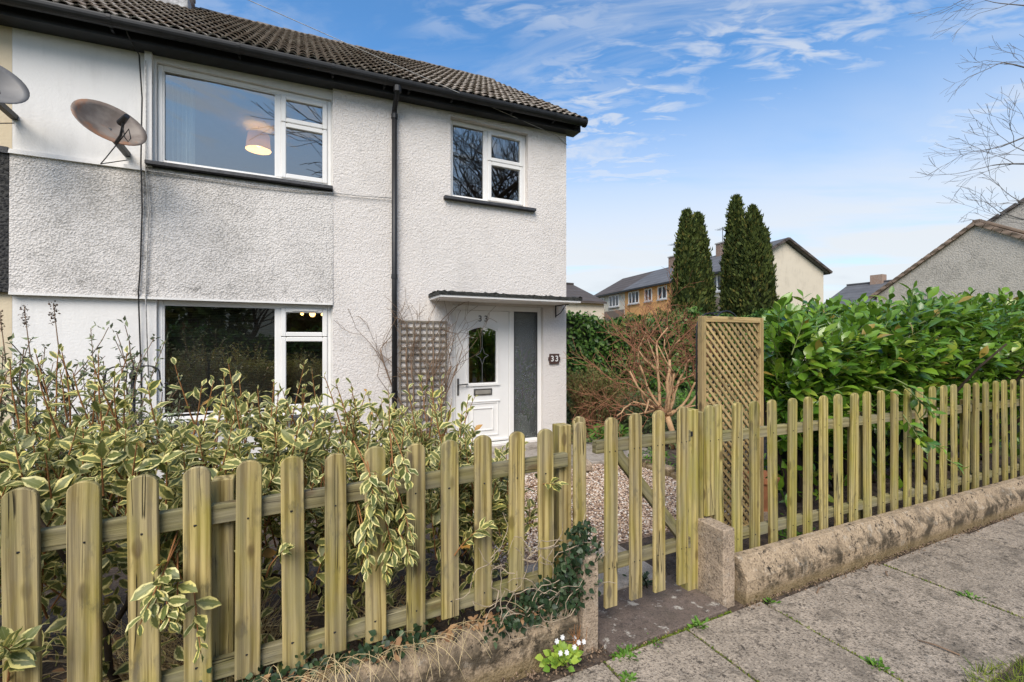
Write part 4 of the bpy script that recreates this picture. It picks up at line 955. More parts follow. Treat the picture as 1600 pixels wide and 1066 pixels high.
# sprigs that push through or hang over the pickets
sx = [.385, .22, .39, .385, .215, .39, .225, -.43, -.43, -.44, -.50, -.39, -.13, .03, .66, -.85, -.87, .95, 1.12]
sy = [2.16, 2.15, 2.15, 2.14, 2.15, 2.16, 2.15, 2.15, 2.14, 2.15, 2.14, 2.15, 2.1, 2.12, 2.02, 2.02, 2.03, 2.13, 2.14]
sz = [1.16, 1.14, 1.04, .98, .92, 1.18, .88, .88, .82, .76, .74, .70, .62, .9, .58, .55, .48, .86, .80]
sd_ = np.array([[-.15, -.9, -.35], [.25, -.9, -.3], [-.25, -.9, -.45], [-.1, -.9, -.5], [.25, -.9, -.45], [-.3, -.9, -.2], [.2, -.9, -.5]] + [[.1, -.9, -.15]] * 5 + [[.1, -.4, .5]] * 7) + rng.normal(0, .12, (19, 3))
st2, P2, F2, S2 = shoots(np.stack([sx, sy, sz], 1), sd_, np.concatenate([rng.uniform(.28, .36, 12), rng.uniform(.16, .25, 7)]), 17, up=-.55, lsize=.080)
ok2 = (P2[:, 1] < 2.01) | (P2[:, 1] > 2.12)
# dark inner leaves that fill the depth of the hedge
ni = 3200; Pi = np.stack([rng.uniform(-2.6, 1.15, ni), 2.14 + .9 * rng.random(ni) ** 1.5, rng.uniform(.12, 1, ni)], 1); Pi[:, 2] *= (eltop(Pi[:, 0]) - .15)
Fi = frames(rnd_unit(ni) + np.array([0, -.3, -.25]), rnd_unit(ni) * .8 + np.array([0, -.4, .6])); Si = rng.uniform(.05, .085, ni)
sxx = .31 + rng.normal(0, .05, 8); st5, P5, F5, S5 = shoots(np.stack([sxx, np.full(8, 1.99), np.linspace(1.08, .72, 8)], 1), np.array([[0, -.5, -.75]] * 8) + rng.normal(0, .22, (8, 3)), rng.uniform(.12, .20, 8), 13, up=-.4, lsize=.078)
P2 = np.concatenate([P2, P5]); F2 = np.concatenate([F2, F5]); S2 = np.concatenate([S2, S5]); st2 = st2 + st5; ok2 = np.concatenate([ok2, P5[:, 1] < 2.01])
P_, F_, S__ = np.concatenate([P1, P2[ok2], Pi]), np.concatenate([F1, F2[ok2], Fi]), np.concatenate([S1, S2[ok2], Si])
keep = ~((P_[:, 1] < 2.115) & (P_[:, 1] > 2.01)) ; P_, F_, S__ = P_[keep], F_[keep], S__[keep]
TE = [leaf_template(4, .50, .30, .20, .035), leaf_template(4, .46, .15, .05, .05), leaf_template(4, .54, .35, .34, .03)]
foliage(el, 'foliage', TE, P_, F_, S__, M['elae'], 300)
build(stems_mesh(st1 + st2, .0042, .0018), 'shoots', M['bark_rust'], el, smooth=True)['kind'] = 'stuff'
wd = []
for k in range(26):
    x = rng.uniform(-2.3, 1.05); y = rng.uniform(2.3, 2.75); p = np.array([x, y, .03]); L_ = []
    d_ = np.array([rng.normal(0, .35), rng.normal(0, .3), 1.0])
    for i in range(7): p[1] = max(p[1], 2.17); L_.append(p.copy()); p = p + d_ * .15; d_ = d_ + rng.normal(0, .28, 3) * [1, 1, .2]
    wd.append(L_)
for L_ in wd: build(MB().tube(L_, [.016 - .0017 * i for i in range(7)], 6), 'branch', M['bark_dark'], el, smooth=True)

# ---- laurel hedge behind the right fence
la = thing('laurel_hedge', 'large glossy green laurel hedge rising above the right picket fence', 'hedge', (5.4, 3.0, 0))
def latop(x): return .07 * np.sin(np.asarray(x) * 2.3 + .4) + .05 * np.sin(np.asarray(x) * 5.7) + np.interp(x, [3.55, 3.75, 4.2, 5.0, 6.0, 7.2, 10.5], [1.35, 1.64, 1.77, 1.77, 1.87, 1.98, 2.05])
n1 = 1180; bx = 3.72 + rng.beta(1.0, 1.3, n1) * 6.8; face = rng.random(n1)
by = np.where(face < .55, 2.32 + rng.uniform(0, .18, n1), rng.uniform(2.35, 3.6, n1)); ht = latop(bx)
fz = np.where(face < .55, rng.uniform(.42, .96, n1), rng.uniform(.84, .97, n1)); bz = ht * fz - .05
m_end = face > .90; bx = np.where(m_end, 3.66 + rng.uniform(0, .15, n1), bx); by = np.where(m_end, rng.uniform(2.45, 3.4, n1), by); bz = np.where(m_end, rng.uniform(.7, 1.7, n1), bz)
bx = np.maximum(bx, 1.45 * by + .12 + rng.uniform(0, .25, n1)); low = (bz < 1.2) & (by < 2.5); by = np.where(low, by + .12, by)
dirs = np.stack([rng.normal(0, .30, n1) - m_end * .8, np.where(face < .55, -.75, -.15) + rng.normal(0, .2, n1), np.where(face < .55, .40, 1.0) + rng.normal(0, .2, n1)], 1)
st3, P3, F3, S3 = shoots(np.stack([bx, by, bz], 1), dirs, rng.uniform(.20, .38, n1), 9, lsize=.150, leafang=.95, leafup=.8, stepmin=.2, tipsmall=.85)
# a spray that hangs through the pickets
bx = np.array([4.30, 4.55, 4.62, 4.70, 4.75, 4.58, 4.66, 4.82, 4.60, 5.3, 7.0]); by = np.array([2.03, 2.0, 1.97, 1.96, 1.96, 1.95, 1.94, 1.98, 1.93, 1.98, 1.86]); bz = np.array([1.22, 1.28, 1.22, 1.15, 1.06, .98, .90, .86, .80, .55, .34])
st4, P4, F4, S4 = shoots(np.stack([bx, by, bz], 1), np.array([[.1, -.6, -.5]] * 11) + rng.normal(0, .25, (11, 3)), rng.uniform(.15, .28, 11), 7, up=-.1, lsize=.115, leafang=.9)
ni = 2200; Pi = np.stack([rng.uniform(3.7, 10.0, ni), rng.uniform(2.4, 3.5, ni), rng.uniform(.05, .95, ni)], 1); Pi[:, 2] *= latop(Pi[:, 0]) - .1
Fi = frames(rnd_unit(ni) + np.array([0, -.3, -.3]), rnd_unit(ni) * .7 + np.array([0, -.4, .7])); Si = rng.uniform(.09, .14, ni)
P_, F_, S__ = np.concatenate([P3, P4, Pi]), np.concatenate([F3, F4, Fi]), np.concatenate([S3, S4, Si])
lo_ = (P_[:, 2] < 1.22); fyy = 2.05 - .033 * (P_[:, 0] - 2.46); dyy = P_[:, 1] - fyy; P_[:, 0] = np.where((P_[:, 0] < 1.44 * P_[:, 1]) & (P_[:, 1] > 2.3), P_[:, 0] + (1.44 * P_[:, 1] - P_[:, 0]) * 1.6, P_[:, 0])
keep = ~(lo_ & (dyy > -.05) & (dyy < .07)); P_, F_, S__ = P_[keep], F_[keep], S__[keep]
TL = [leaf_template(4, .52, .26, .20), leaf_template(4, .48, .16, .08), leaf_template(4, .55, .32, .32)]
foliage(la, 'foliage', TL, P_, F_, S__, M['laurel'], 300)
build(stems_mesh(st3 + st4, .006, .003), 'shoots', plain('green_laurel_stem', (.16, .20, .06), .7, .3), la, smooth=True)['kind'] = 'stuff'
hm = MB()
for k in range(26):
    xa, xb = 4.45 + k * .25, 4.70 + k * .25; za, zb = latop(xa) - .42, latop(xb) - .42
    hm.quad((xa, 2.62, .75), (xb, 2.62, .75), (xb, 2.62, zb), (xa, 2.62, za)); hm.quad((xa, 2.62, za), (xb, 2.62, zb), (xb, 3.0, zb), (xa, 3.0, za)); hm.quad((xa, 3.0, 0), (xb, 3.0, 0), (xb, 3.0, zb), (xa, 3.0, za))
build(hm, 'shade_core', plain('laurel_interior', (.02, .03, .012), 1.0, .4, 9.0), la)  # added dark sheets standing in for the shade deep among the laurel leaves
for k in range(14):
    x = 4.2 + k * .35; L_ = [(x, 2.75 + rng.uniform(-.2, .2), -.03)]; p = np.array(L_[0], float); d_ = np.array([rng.normal(0, .3), rng.normal(0, .2), 1.])
    for i in range(7): p = p + d_ * .22; L_.append(tuple(p)); d_ = d_ + rng.normal(0, .2, 3) * [1, 1, .1]
    build(MB().tube(L_, [.028 - .0028 * i for i in range(8)], 7), 'branch', M['bark_dark'], la, smooth=True)

# ------------------------------------------------------------------ branching plants
def grow(p, d_, L_, r, depth, out, spread=.6, ratio=.72, kids=(2, 3), wob=.14, up=.06, rmin=.0022, seg=5, taper=.62):
    p = np.array(p, float); d_ = np.array(d_, float); d_ /= np.linalg.norm(d_); pts = [p.copy()]
    for i in range(seg):
        d_ = d_ + rng.normal(0, wob, 3) + np.array([0, 0, up]); d_ /= np.linalg.norm(d_); p = p + d_ * L_ / seg; pts.append(p.copy())
    r1 = max(r * taper, rmin); out.append((pts, r, r1))
    if depth <= 0: return
    for k in range(rng.integers(kids[0], kids[1] + 1)):
        i = rng.integers(2, seg + 1) if k else seg
        q = pts[i]; ax = rng.normal(size=3); ax -= d_ * (ax @ d_); ax /= np.linalg.norm(ax); an = spread * rng.uniform(.5, 1.25)
        grow(q, d_ * math.cos(an) + ax * math.sin(an), L_ * ratio * rng.uniform(.75, 1.2), max(r1 * (.95 if k == 0 else .72), rmin), depth - 1, out, spread, ratio, kids, wob, up, rmin, max(3, seg - 1), taper)
def branches(out, n=5, nmin=3):
    mb = MB()
    for pts, r0, r1 in out:
        k = len(pts); mb.tube(pts, [r0 + (r1 - r0) * i / (k - 1) for i in range(k)], n if r0 > .012 else nmin, cap=False)
    return mb
def split_tree(t, out, mt, rlimit, n=6, tw=None):
    """big limbs as branch parts, the twigs as one mass"""
    for pts, r0, r1 in [b for b in out if b[1] >= rlimit]:
        k = len(pts); build(MB().tube(pts, [r0 + (r1 - r0) * i / (k - 1) for i in range(k)], n), 'branch', mt, t, smooth=True, fix=False)
    stuff(build(branches([b for b in out if b[1] < rlimit]), 'twigs', tw or mt, t, smooth=True, fix=False))

# bare tan shrub in the middle of the back garden
sh1 = thing('bare_shrub', 'leafless tan-stemmed pruned shrub with rusty twigs in front of the back hedge', 'shrub', (5.05, 5.0, 0)); out = []
base = np.array([5.05, 5.0, -.02]); out.append(([base, base + [.02, 0, .25], base + [-.05, .03, .48]], .055, .042))
fork = base + np.array([-.05, .03, .48])
for d_, L_, r in (((-.9, -.2, .42), .72, .026), ((.75, -.2, .62), .62, .026), ((.1, .2, 1), .70, .030), ((-.5, .25, .9), .76, .024), ((.55, .3, 1), .7, .022), ((-.75, 0, .65), .75, .02), ((.95, -.25, .10), .62, .024), ((-.9, -.15, .05), .58, .020), ((.4, -.4, .8), .55, .020), ((-.25, -.4, .75), .6, .018)):
    grow(fork + rng.normal(0, .02, 3), d_, L_ * 1.22, r * 1.2, 4, out, .64, .68, (3, 4), .20, .05, .0026)
split_tree(sh1, out, M['bark_tan'], .0125, tw=M['bark_red'])
# red-twigged shrub further back
sh2 = thing('red_twig_shrub', 'low tangle of reddish bare twigs left of the tan shrub', 'shrub', (5.15, 6.9, 0)); out = []
for k in range(46):
    a = rng.uniform(0, 6.28); grow((5.35 + .2 * math.cos(a), 6.9 + .2 * math.sin(a), -.02), (math.cos(a) * .7, math.sin(a) * .6, 1.0), rng.uniform(.35, .6), .008, 2, out, .5, .55, (2, 3), .14, -.02, .003)
split_tree(sh2, out, M['bark_red'], .5)
# broom-like shrub against the house corner: dense upright twigs, olive tips, brown foot
sh3 = thing('broom_shrub', 'fine-twigged olive and rust shrub beside the right corner of the house', 'shrub', (4.55, 6.35, 0)); out = []
for k in range(110):
    a = rng.uniform(0, 6.28); q = rng.uniform(0, 1) ** .5
    grow((4.58 + .18 * q * math.cos(a), 6.35 + .18 * q * math.sin(a), -.02), (math.cos(a) * .45 * q, math.sin(a) * .4 * q, 1.0), rng.uniform(.45, .70), .006, 2, out, .32, .5, (2, 3), .08, .03, .0025)
split_tree(sh3, out, M['bark_red'], .5)
tips = np.array([b[0][rng.integers(1, len(b[0]))] for b in out if b[0][-1][2] > .38 for _ in range(9)])
stuff(put('foliage', scatter_mesh('foliage', tri_template(.28), tips, frames(rnd_unit(len(tips)) + [0, 0, .9], rnd_unit(len(tips))), rng.uniform(.035, .07, len(tips)), M['heathleaf']), None, sh3))
# buddleja at the left, grey-green with straggling stems
bd_ = thing('buddleja_shrub', 'straggly grey-green shrub with bare stems in front of the lower left wall', 'shrub', (-1.75, 4.3, 0)); out = []
for k in range(34):
    b0 = np.array([-1.75 + rng.normal(0, .26), 4.25 + rng.normal(0, .2), -.02])
    grow(b0, (rng.normal(.12, .42), rng.normal(-.05, .3), 1.0), rng.uniform(.75, 1.05), .012, 2, out, .45, .55, (2, 4), .09, .02, .003)
split_tree(bd_, out, M['bark_brown'], .011)
P_ = np.array([b[0][rng.integers(0, len(b[0]))] + rng.normal(0, .012, 3) for b in out if b[1] < .0115 for _ in range(13)]); P_ = P_[P_[:, 2] > .7]; nP = len(P_)
stuff(put('foliage', scatter_mesh('foliage', tri_template(.36), P_, frames(rnd_unit(nP) + [0, 0, .4], rnd_unit(nP) + [0, 0, .8]), rng.uniform(.030, .065, nP), M['greyleaf']), None, bd_))
for (x, y, z) in ((-1.84, 4.2, 1.66), (-1.57, 4.2, 1.72), (-1.76, 4.3, 1.70)):
    q = np.array([[x + rng.normal(0, .010), y + rng.normal(0, .010), z + k * .0022] for k in range(70)])
    put('seed_head', scatter_mesh('seed_head', tri_template(.6), q, frames(rnd_unit(70) + [0, 0, .6], rnd_unit(70)), rng.uniform(.012, .022, 70), two('seed_head_brown', (.05, .03, .02), (.16, .10, .06))), None, bd_)
    build(MB().tube([(x + .1, y + .05, z - .5), (x + .03, y, z - .2), (x, y, z + .14)], [.006, .004, .002], 5), 'stem', M['bark_brown'], bd_, smooth=True)
# climber on the wall trellis
cl = thing('bare_climber', 'leafless brown climbing plant twisting over the wall trellis and downpipe', 'climber', (1.5, D - .1, 0)); out = []
for k in range(9):
    grow((1.5 + rng.normal(0, .07), D - .09, .05), (rng.normal(0, .22), 0, 1), rng.uniform(1.15, 1.55), .012, 0, out, .3, .8, (1, 1), .09, .05, .004, 8)
for pts, r0, r1 in list(out):
    for _ in range(4):
        i = rng.integers(5, len(pts)); grow(pts[i], (rng.normal(0, .6), rng.normal(-.1, .1), .9), rng.uniform(.3, .6), .0055, 2, out, .6, .62, (2, 2), .16, .02, .0026)
out2 = []
for pts, r0, r1 in out: out2.append(([np.array([q[0], min(max(q[1], 5.72), D - .05), q[2]]) for q in pts], r0, r1))
for arc in ([(1.35, 5.9, .65), (1.05, 5.85, .9), (.88, 5.83, 1.15), (.95, 5.85, 1.55), (1.1, 5.88, 1.85), (1.25, 5.9, 2.1)], [(1.75, 5.9, 1.75), (1.95, 5.85, 1.7), (2.02, 5.82, 1.5), (1.92, 5.85, 1.2), (1.85, 5.9, 1.05)], [(1.7, 5.85, 1.85), (1.85, 5.7, 2.04), (1.98, 5.62, 2.12), (2.04, 5.6, 2.13)], [(1.6, 5.85, 1.6), (1.8, 5.72, 1.95), (1.92, 5.66, 2.10)]):
    out2.append(([np.array(q, float) for q in arc], .006, .003))
split_tree(cl, out2, M['bark_brown'], .010)

# ---- back hedge, conifers
def core(name, pts_fn, mt, parent): pass
bh = thing('back_hedge', 'dense mid-green ivy hedge across the back of the garden', 'hedge', (8, 9.5, 0))
def hedge_mass(t, x0, x1, y0, y1, ztop, n, mt, size, nz=.16, core_mt=None, tm=None):
    from mathutils import noise as mn
    P_, N_ = [], []
    for k in range(n):
        x = rng.uniform(x0, x1); q = rng.random()
        if q < .62: y, z, nr = y0, rng.uniform(.05, 1) * ztop(x), (0, -1, .35)
        elif q < .90: y, z, nr = rng.uniform(y0, y1), ztop(x), (0, -.3, 1)
        else: x, y, z, nr = x0, rng.uniform(y0, y1), rng.uniform(.05, 1) * ztop(x0), (-1, -.2, .3)
        o = mn.noise((x * 1.6, z * 1.9, y)) * nz * 1.8 + mn.noise((x * 5, z * 5, y * 5)) * nz * .8 - rng.exponential(.06)
        nv = np.array(nr); nv = nv / np.linalg.norm(nv); P_.append(np.array([x, y, z]) + nv * o); N_.append(nv)
    P_ = np.array(P_); N_ = np.array(N_)
    Fm = frames(rnd_unit(n) * .8 + np.array([0, -.15, -.35]) , N_ + rnd_unit(n) * .55); 
    stuff(put('foliage', scatter_mesh('foliage', tm or tri_template(.62, .08), P_, Fm, rng.uniform(.7, 1.25, n) * size, mt), None, t))
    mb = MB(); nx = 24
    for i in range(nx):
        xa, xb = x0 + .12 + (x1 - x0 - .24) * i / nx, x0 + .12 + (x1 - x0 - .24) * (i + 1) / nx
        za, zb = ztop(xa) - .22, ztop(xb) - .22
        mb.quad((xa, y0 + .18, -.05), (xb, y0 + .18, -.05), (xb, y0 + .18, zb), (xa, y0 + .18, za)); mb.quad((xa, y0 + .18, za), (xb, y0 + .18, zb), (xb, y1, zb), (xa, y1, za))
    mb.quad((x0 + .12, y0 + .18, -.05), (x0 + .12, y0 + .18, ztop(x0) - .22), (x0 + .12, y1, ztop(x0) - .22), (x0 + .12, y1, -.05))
    build(mb, 'shade_core', core_mt or plain('hedge_interior', (.02, .026, .012), 1.0, .3), t)  # added dark filler, its colour gives the hedge its inner shade
hedge_mass(bh, 5.9, 15.5, 9.6, 11.0, lambda x: 2.20 + .12 * math.sin(x * 1.3) + .10 * math.sin(x * 3.1 + 1) + .03 * (x - 6), 15000, M['backhedge'], .125)
def conifer(x, y, h, r, label, seed):
    from mathutils import noise as mn
    t = thing('conifer_tree', label, 'tree', (x, y, 0), 'columnar conifers beyond the back hedge')
    build(MB().tube([(x, y, -.05), (x, y, h * .5), (x, y, h * .93)], [.13, .08, .02], 8), 'trunk', M['bark_dark'], t, smooth=True)
    n = 12500; q = rng.random(n) ** .85; z = q * h; a = rng.uniform(0, 2 * math.pi, n)
    prof = 1.08 * np.interp(q, [0, .05, .15, .4, .62, .8, .9, .96, 1.0], [.55, .85, 1.0, .97, .84, .60, .40, .22, .05]) * r
    P_ = np.zeros((n, 3)); Yd = np.zeros((n, 3)); 
    for i in range(n):
        ca, sa = math.cos(a[i]), math.sin(a[i])
        w = 1 + .20 * mn.noise((ca * 1.6 + seed, sa * 1.6, z[i] * .6)) + .22 * mn.noise((ca * 3.6 + seed, sa * 3.6, z[i] * .8)) + .16 * mn.noise((ca * 6 + seed, sa * 6, z[i] * 3.0))
        rr = prof[i] * w - abs(rng.normal(0, .09)) * r / .7
        rr = max(rr, .0); P_[i] = (x + rr * ca, y + rr * sa, z[i]); Yd[i] = (ca * .55, sa * .55, 1.0)
    stray = rng.random(n) < .10; k_ = np.where(stray, rng.uniform(.03, .13, n), 0); P_[:, 0] += np.cos(a) * k_; P_[:, 1] += np.sin(a) * k_
    Yd += rng.normal(0, .33, (n, 3)); Nd = np.stack([np.cos(a), np.sin(a), np.full(n, .3)], 1) + rng.normal(0, .5, (n, 3))
    cr = stuff(put('crown', scatter_mesh('crown', tri_template(.42, .12), P_, frames(Yd, Nd), rng.uniform(.09, .24, n), M['conifer']), None, t))
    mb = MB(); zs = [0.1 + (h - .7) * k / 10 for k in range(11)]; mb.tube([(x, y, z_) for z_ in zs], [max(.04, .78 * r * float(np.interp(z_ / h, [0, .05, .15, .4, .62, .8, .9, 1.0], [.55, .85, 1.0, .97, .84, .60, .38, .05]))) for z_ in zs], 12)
    build(mb, 'shade_core', plain('conifer_interior', (.012, .015, .006), 1.0, .3), t)  # added dark core that stops light passing through the crown
def at(px, Yv):
    u = (px - 800) / 692.; return (S_ + u * C_) / (C_ - u * S_) * Yv
for (px, Y_, ptop, r, lb) in ((1073, 11.9, 333, .47, 'left-hand slim conifer of the left pair beyond the hedge'), (1090, 12.3, 338, .50, 'right-hand slim conifer of the left pair beyond the hedge'),
        (1150, 12.6, 310, .52, 'tallest slim conifer at the back of the right clump'), (1176, 11.6, 326, .66, 'broad conifer at the front of the right clump'), (1192, 12.2, 362, .42, 'shortest conifer on the right side of the right clump')):
    u = (px - 800) / 692.; t_ = Y_ / (C_ - u * S_); conifer(at(px, Y_), Y_, 1.6 + (533 - ptop) / 692. * t_, r, lb, px * .1)

# ------------------------------------------------------------------ houses beyond
def roofmat(name, c, rows):
    def fn(g):
        v = g.obj(); w = g.n('ShaderNodeTexWave', {'wave_type': 'BANDS', 'bands_direction': 'Z'}, Vector=v, Scale=rows, Distortion=0.3).outputs[1]
        cc = g.mix(g.ramp(g.noise(v, 1.3, 4.0), .3, .7), tuple(x * .85 for x in c), tuple(x * 1.15 for x in c)); cc = g.mix(g.m('MULTIPLY', g.ramp(w, .75, 1.0), .35), cc, tuple(x * .45 for x in c))
        return pbsdf(g, cc, .85, g.bump(w, .03))
    return material(name, fn)
M['roof_grey'] = roofmat('grey_slate_roof', (.105, .105, .11), 1.1); M['roof_brown'] = roofmat('brown_tile_roof', (.20, .145, .105), 1.1); M['roof_dark'] = roofmat('dark_tile_roof', (.075, .06, .052), 1.1)
M['w_cream'] = smooth_render('pale_cream_wall', (.60, .535, .43), .3); M['w_orange'] = smooth_render('orange_wall', (.68, .37, .145), .15); M['w_white'] = smooth_render('offwhite_wall', (.66, .60, .48), .2); M['w_brown'] = smooth_render('brown_band', (.20, .16, .13), .2)
M['w_dash'] = roughcast('grey_pebbledash_gable', (.50, .46, .40), 22.0, .02, .35, 'dash')
M['farglass'] = plain('dark_far_glass', (.05, .055, .06), .12, .2)
A_ = Vector((20.6, 15.5, 0)); B_ = Vector((22.8, 31.2, 0)); al = (B_ - A_).normalized(); ac = Vector((al.y, -al.x, 0))
def L2W(s, t, z): return A_ + al * s + ac * t + Vector((0, 0, z))
def lbox(mb, s0, s1, t0, t1, z0, z1):
    vs = [L2W(s, t, z) for z in (z0, z1) for (s, t) in ((s0, t0), (s1, t0), (s1, t1), (s0, t1))]
    return mb.add(vs, [(0,3,2,1),(4,5,6,7),(0,1,5,4),(1,2,6,5),(2,3,7,6),(3,0,4,7)])
DEP, EV, RG = 5.6, 5.42, 6.98
def row_house(s0, s1, wallm, label, wins, band, near_gable, chim, roofm, far_gable=False):
    t = thing('terraced_house', label, 'house', tuple(L2W(s0, 0, 0)), 'terrace of houses beyond the hedge')
    mb = lbox(MB(), s0, s1 - .01, 0, DEP, -.06, EV)
    mb.add([L2W(s0, 0, EV), L2W(s0, DEP, EV), L2W(s0, DEP/2, RG - .06), L2W(s1-.01, 0, EV), L2W(s1-.01, DEP, EV), L2W(s1-.01, DEP/2, RG-.06)], [(0,1,2),(3,5,4)])
    build(mb, 'wall', wallm, t)
    if band: build(lbox(MB(), s0 + .1, s1 - .1, -.04, -.002, 2.5, 4.0), 'panel_band', band, t)
    o0, o1 = (s0 - .18 if near_gable else s0), (s1 + .15 if far_gable else s1)
    rf = MB()
    for (ta, za, tb, zb) in ((-.28, EV - .13, DEP/2, RG), (DEP + .28, EV - .13, DEP/2, RG)):
        rf.add([L2W(o0, ta, za), L2W(o1, ta, za), L2W(o1, tb, zb), L2W(o0, tb, zb), L2W(o0, ta, za+.12), L2W(o1, ta, za+.12), L2W(o1, tb, zb+.12), L2W(o0, tb, zb+.12)], [(0,3,2,1),(4,5,6,7),(0,1,5,4),(1,2,6,5),(2,3,7,6),(3,0,4,7)])
    ro = build(rf, 'roof', roofm, t)
    if near_gable:
        for k in range(2):
            ta, tb = ((-.30, DEP/2), (DEP+.30, DEP/2))[k]
            for j in range(12):
                f0, f1 = j/12, (j+.93)/12; z0_, z1_ = EV-.12+(RG-EV+.12)*f0, EV-.12+(RG-EV+.12)*f1
                build(MB().bar(L2W(o0-.05, ta+(tb-ta)*f0, z0_+.07), L2W(o0-.05, ta+(tb-ta)*f1, z1_+.07), .11, .12), 'verge_tile', M['roof_dark'], ro)
    build(lbox(MB(), o0, o1, -.40, -.285, EV-.16, EV-.05), 'gutter', M['black_plastic'], t)
    if chim is not None:
        c_ = build(lbox(MB(), chim - .45, chim + .45, DEP/2 - .3, DEP/2 + .3, RG - .2, RG + .72), 'chimney', M['brick'], ro)
        build(lbox(MB(), chim - .5, chim + .5, DEP/2 - .35, DEP/2 + .35, RG + .72, RG + .80), 'chimney_cap', M['mortar'], ro)
        p = L2W(chim + .2, DEP/2, RG + .7); mb = MB().cyl(p, p + Vector((0, 0, 1.1)), .02, 5)
        for k in range(5): mb.bar(p + Vector((0, 0, 1.0)) + al * (-.4 + .2 * k) - ac * .25, p + Vector((0, 0, 1.0)) + al * (-.4 + .2 * k) + ac * .25, .015, .015)
        mb.bar(p + Vector((0, 0, 1.0)) - al * .45, p + Vector((0, 0, 1.0)) + al * .45, .015, .015); build(mb, 'aerial', M['iron'], ro)
    for (a, b, z0, z1, nm) in wins:
        w = empty('window', tuple(L2W(a, 0, z0)), t); T = .07; q = MB()
        lbox(q, a, a+T, -.05, .01, z0, z1); lbox(q, b-T, b, -.05, .01, z0, z1); lbox(q, a+T, b-T, -.05, .01, z1-T, z1); lbox(q, a+T, b-T, -.05, .01, z0, z0+T)
        for k in range(1, nm): m0 = a + (b-a)*k/nm; lbox(q, m0-.045, m0+.045, -.048, .01, z0+T, z1-T)
        build(q, 'frame', M['upvc'], w)
        for k in range(nm): build(lbox(MB(), a+T+(b-a-2*T)*k/nm+.02, a+T+(b-a-2*T)*(k+1)/nm-.02, -.02, -.012, z0+T, z1-T), 'pane', M['farglass'], w)
        build(lbox(MB(), a-.06, b+.06, -.12, -.002, z0-.08, z0-.002), 'sill', M['mortar'], w)
    return t
row_house(0, 5.3, M['w_cream'], 'cream end house of the terrace with blank gable behind the conifers', [(1.3, 2.2, 4.33, 5.25, 2)], M['w_brown'], True, 4.2, M['roof_grey'])
row_house(5.3, 11.2, M['w_orange'], 'orange rendered middle house of the terrace beyond the hedge', [(6.15, 7.1, 4.35, 5.22, 2), (7.75, 8.6, 4.35, 5.22, 2), (9.3, 10.65, 4.33, 5.22, 3)], None, False, 8.9, M['roof_grey'])
row_house(11.2, 15.9, M['w_white'], 'off-white far house of the terrace with three-light window', [(12.0, 13.5, 4.30, 5.22, 3), (14.3, 15.25, 4.28, 5.18, 2)], M['w_brown'], False, None, M['roof_dark'], True)

# the big pebbledash gable at the right, its gable plane running along Y
def gable_house(label, x0, x1, ya, yr, yb, ev_a, rg, ev_b, wallm, roofm, verge_m, verge_n, name='detached_house', swap=False, chimney=None):
    """ridge along X at y=yr; gable end at x0; ya near eave, yb far eave"""
    t = thing(name, label, 'house', (yr, x0, 0) if swap else (x0, yr, 0))
    def build(mb, *a, **k):
        if swap: mb.v = [(b, a_, c) for a_, b, c in mb.v]
        return globals()['build'](mb, *a, **k)
    pr = [(ya, -.06), (yb, -.06), (yb, ev_b), (yr, rg), (ya, ev_a)]
    build(MB().prism(pr, x0, x1, 'x'), 'wall', wallm, t)
    rf = MB()
    for (y0, z0) in ((ya, ev_a), (yb, ev_b)):
        sg = 1 if y0 > yr else -1; sl_ = (rg - z0) / abs(yr - y0); ye_, zz = y0 + sg * .3, z0 - sl_ * .3
        rf.add([(x0 + .02, ye_, zz + .03), (x1, ye_, zz + .03), (x1, yr, rg + .03), (x0 + .02, yr, rg + .03), (x0 + .02, ye_, zz + .16), (x1, ye_, zz + .16), (x1, yr, rg + .16), (x0 + .02, yr, rg + .16)], [(0,3,2,1),(4,5,6,7),(0,1,5,4),(1,2,6,5),(2,3,7,6),(3,0,4,7)])
    ro = build(rf, 'roof', roofm, t)
    for (y0, z0) in ((ya, ev_a), (yb, ev_b)):
        sg = 1 if y0 > yr else -1; sl_ = (rg - z0) / abs(yr - y0); ye_, zz = y0 + sg * .3, z0 - sl_ * .3
        for k in range(verge_n):
            f0, f1 = k / verge_n, (k + .9) / verge_n
            build(MB().bar((x0 - .06, ye_ + (yr - ye_) * f0, zz + (rg - zz) * f0 + .09), (x0 - .06, ye_ + (yr - ye_) * f1, zz + (rg - zz) * f1 + .09 + .02), .20, .17, (0, 0, 1)), 'verge_tile', verge_m, ro)
    build(MB().box(x0, x1, yr - .13, yr + .13, rg + .13, rg + .27), 'ridge_tile', verge_m, ro)
    if chimney is not None:
        build(MB().box(chimney - .45, chimney + .45, yr - .35, yr + .35, rg - .2, rg + .8), 'chimney', M['brick'], ro)
    return t
gable_house('grey pebbledash gable house with brown tiled verge at the right edge', 28.8, 40, 5.0, 9.45, 13.44, 4.15, 7.07, 4.12, M['w_dash'], M['roof_brown'], M['roof_brown'], 16)
gable_house('taller grey gabled house rising behind the pebbledash gable', 36.0, 48, 3.0, 8.0, 13.2, 7.3, 10.45, 7.17, M['w_dash'], M['roof_dark'], M['roof_dark'], 8)
gable_house('distant grey roofed house with brick chimney between the gables', 16.0, 23.3, 41, 45, 49, 4.55, 6.5, 4.55, M['w_cream'], M['roof_grey'], M['roof_grey'], 5, swap=True, chimney=20.9)
gable_house('small distant cream gabled house beside the terrace end', 56.0, 64, 33.0, 35.5, 38.0, 4.2, 6.2, 4.2, M['w_cream'], M['roof_grey'], M['roof_grey'], 5)
gable_house('distant house with dark roof just showing behind the white house corner', 12.0, 19.4, 25.5, 29.5, 33.5, 4.3, 5.9, 4.3, M['w_cream'], M['roof_dark'], M['roof_dark'], 6)
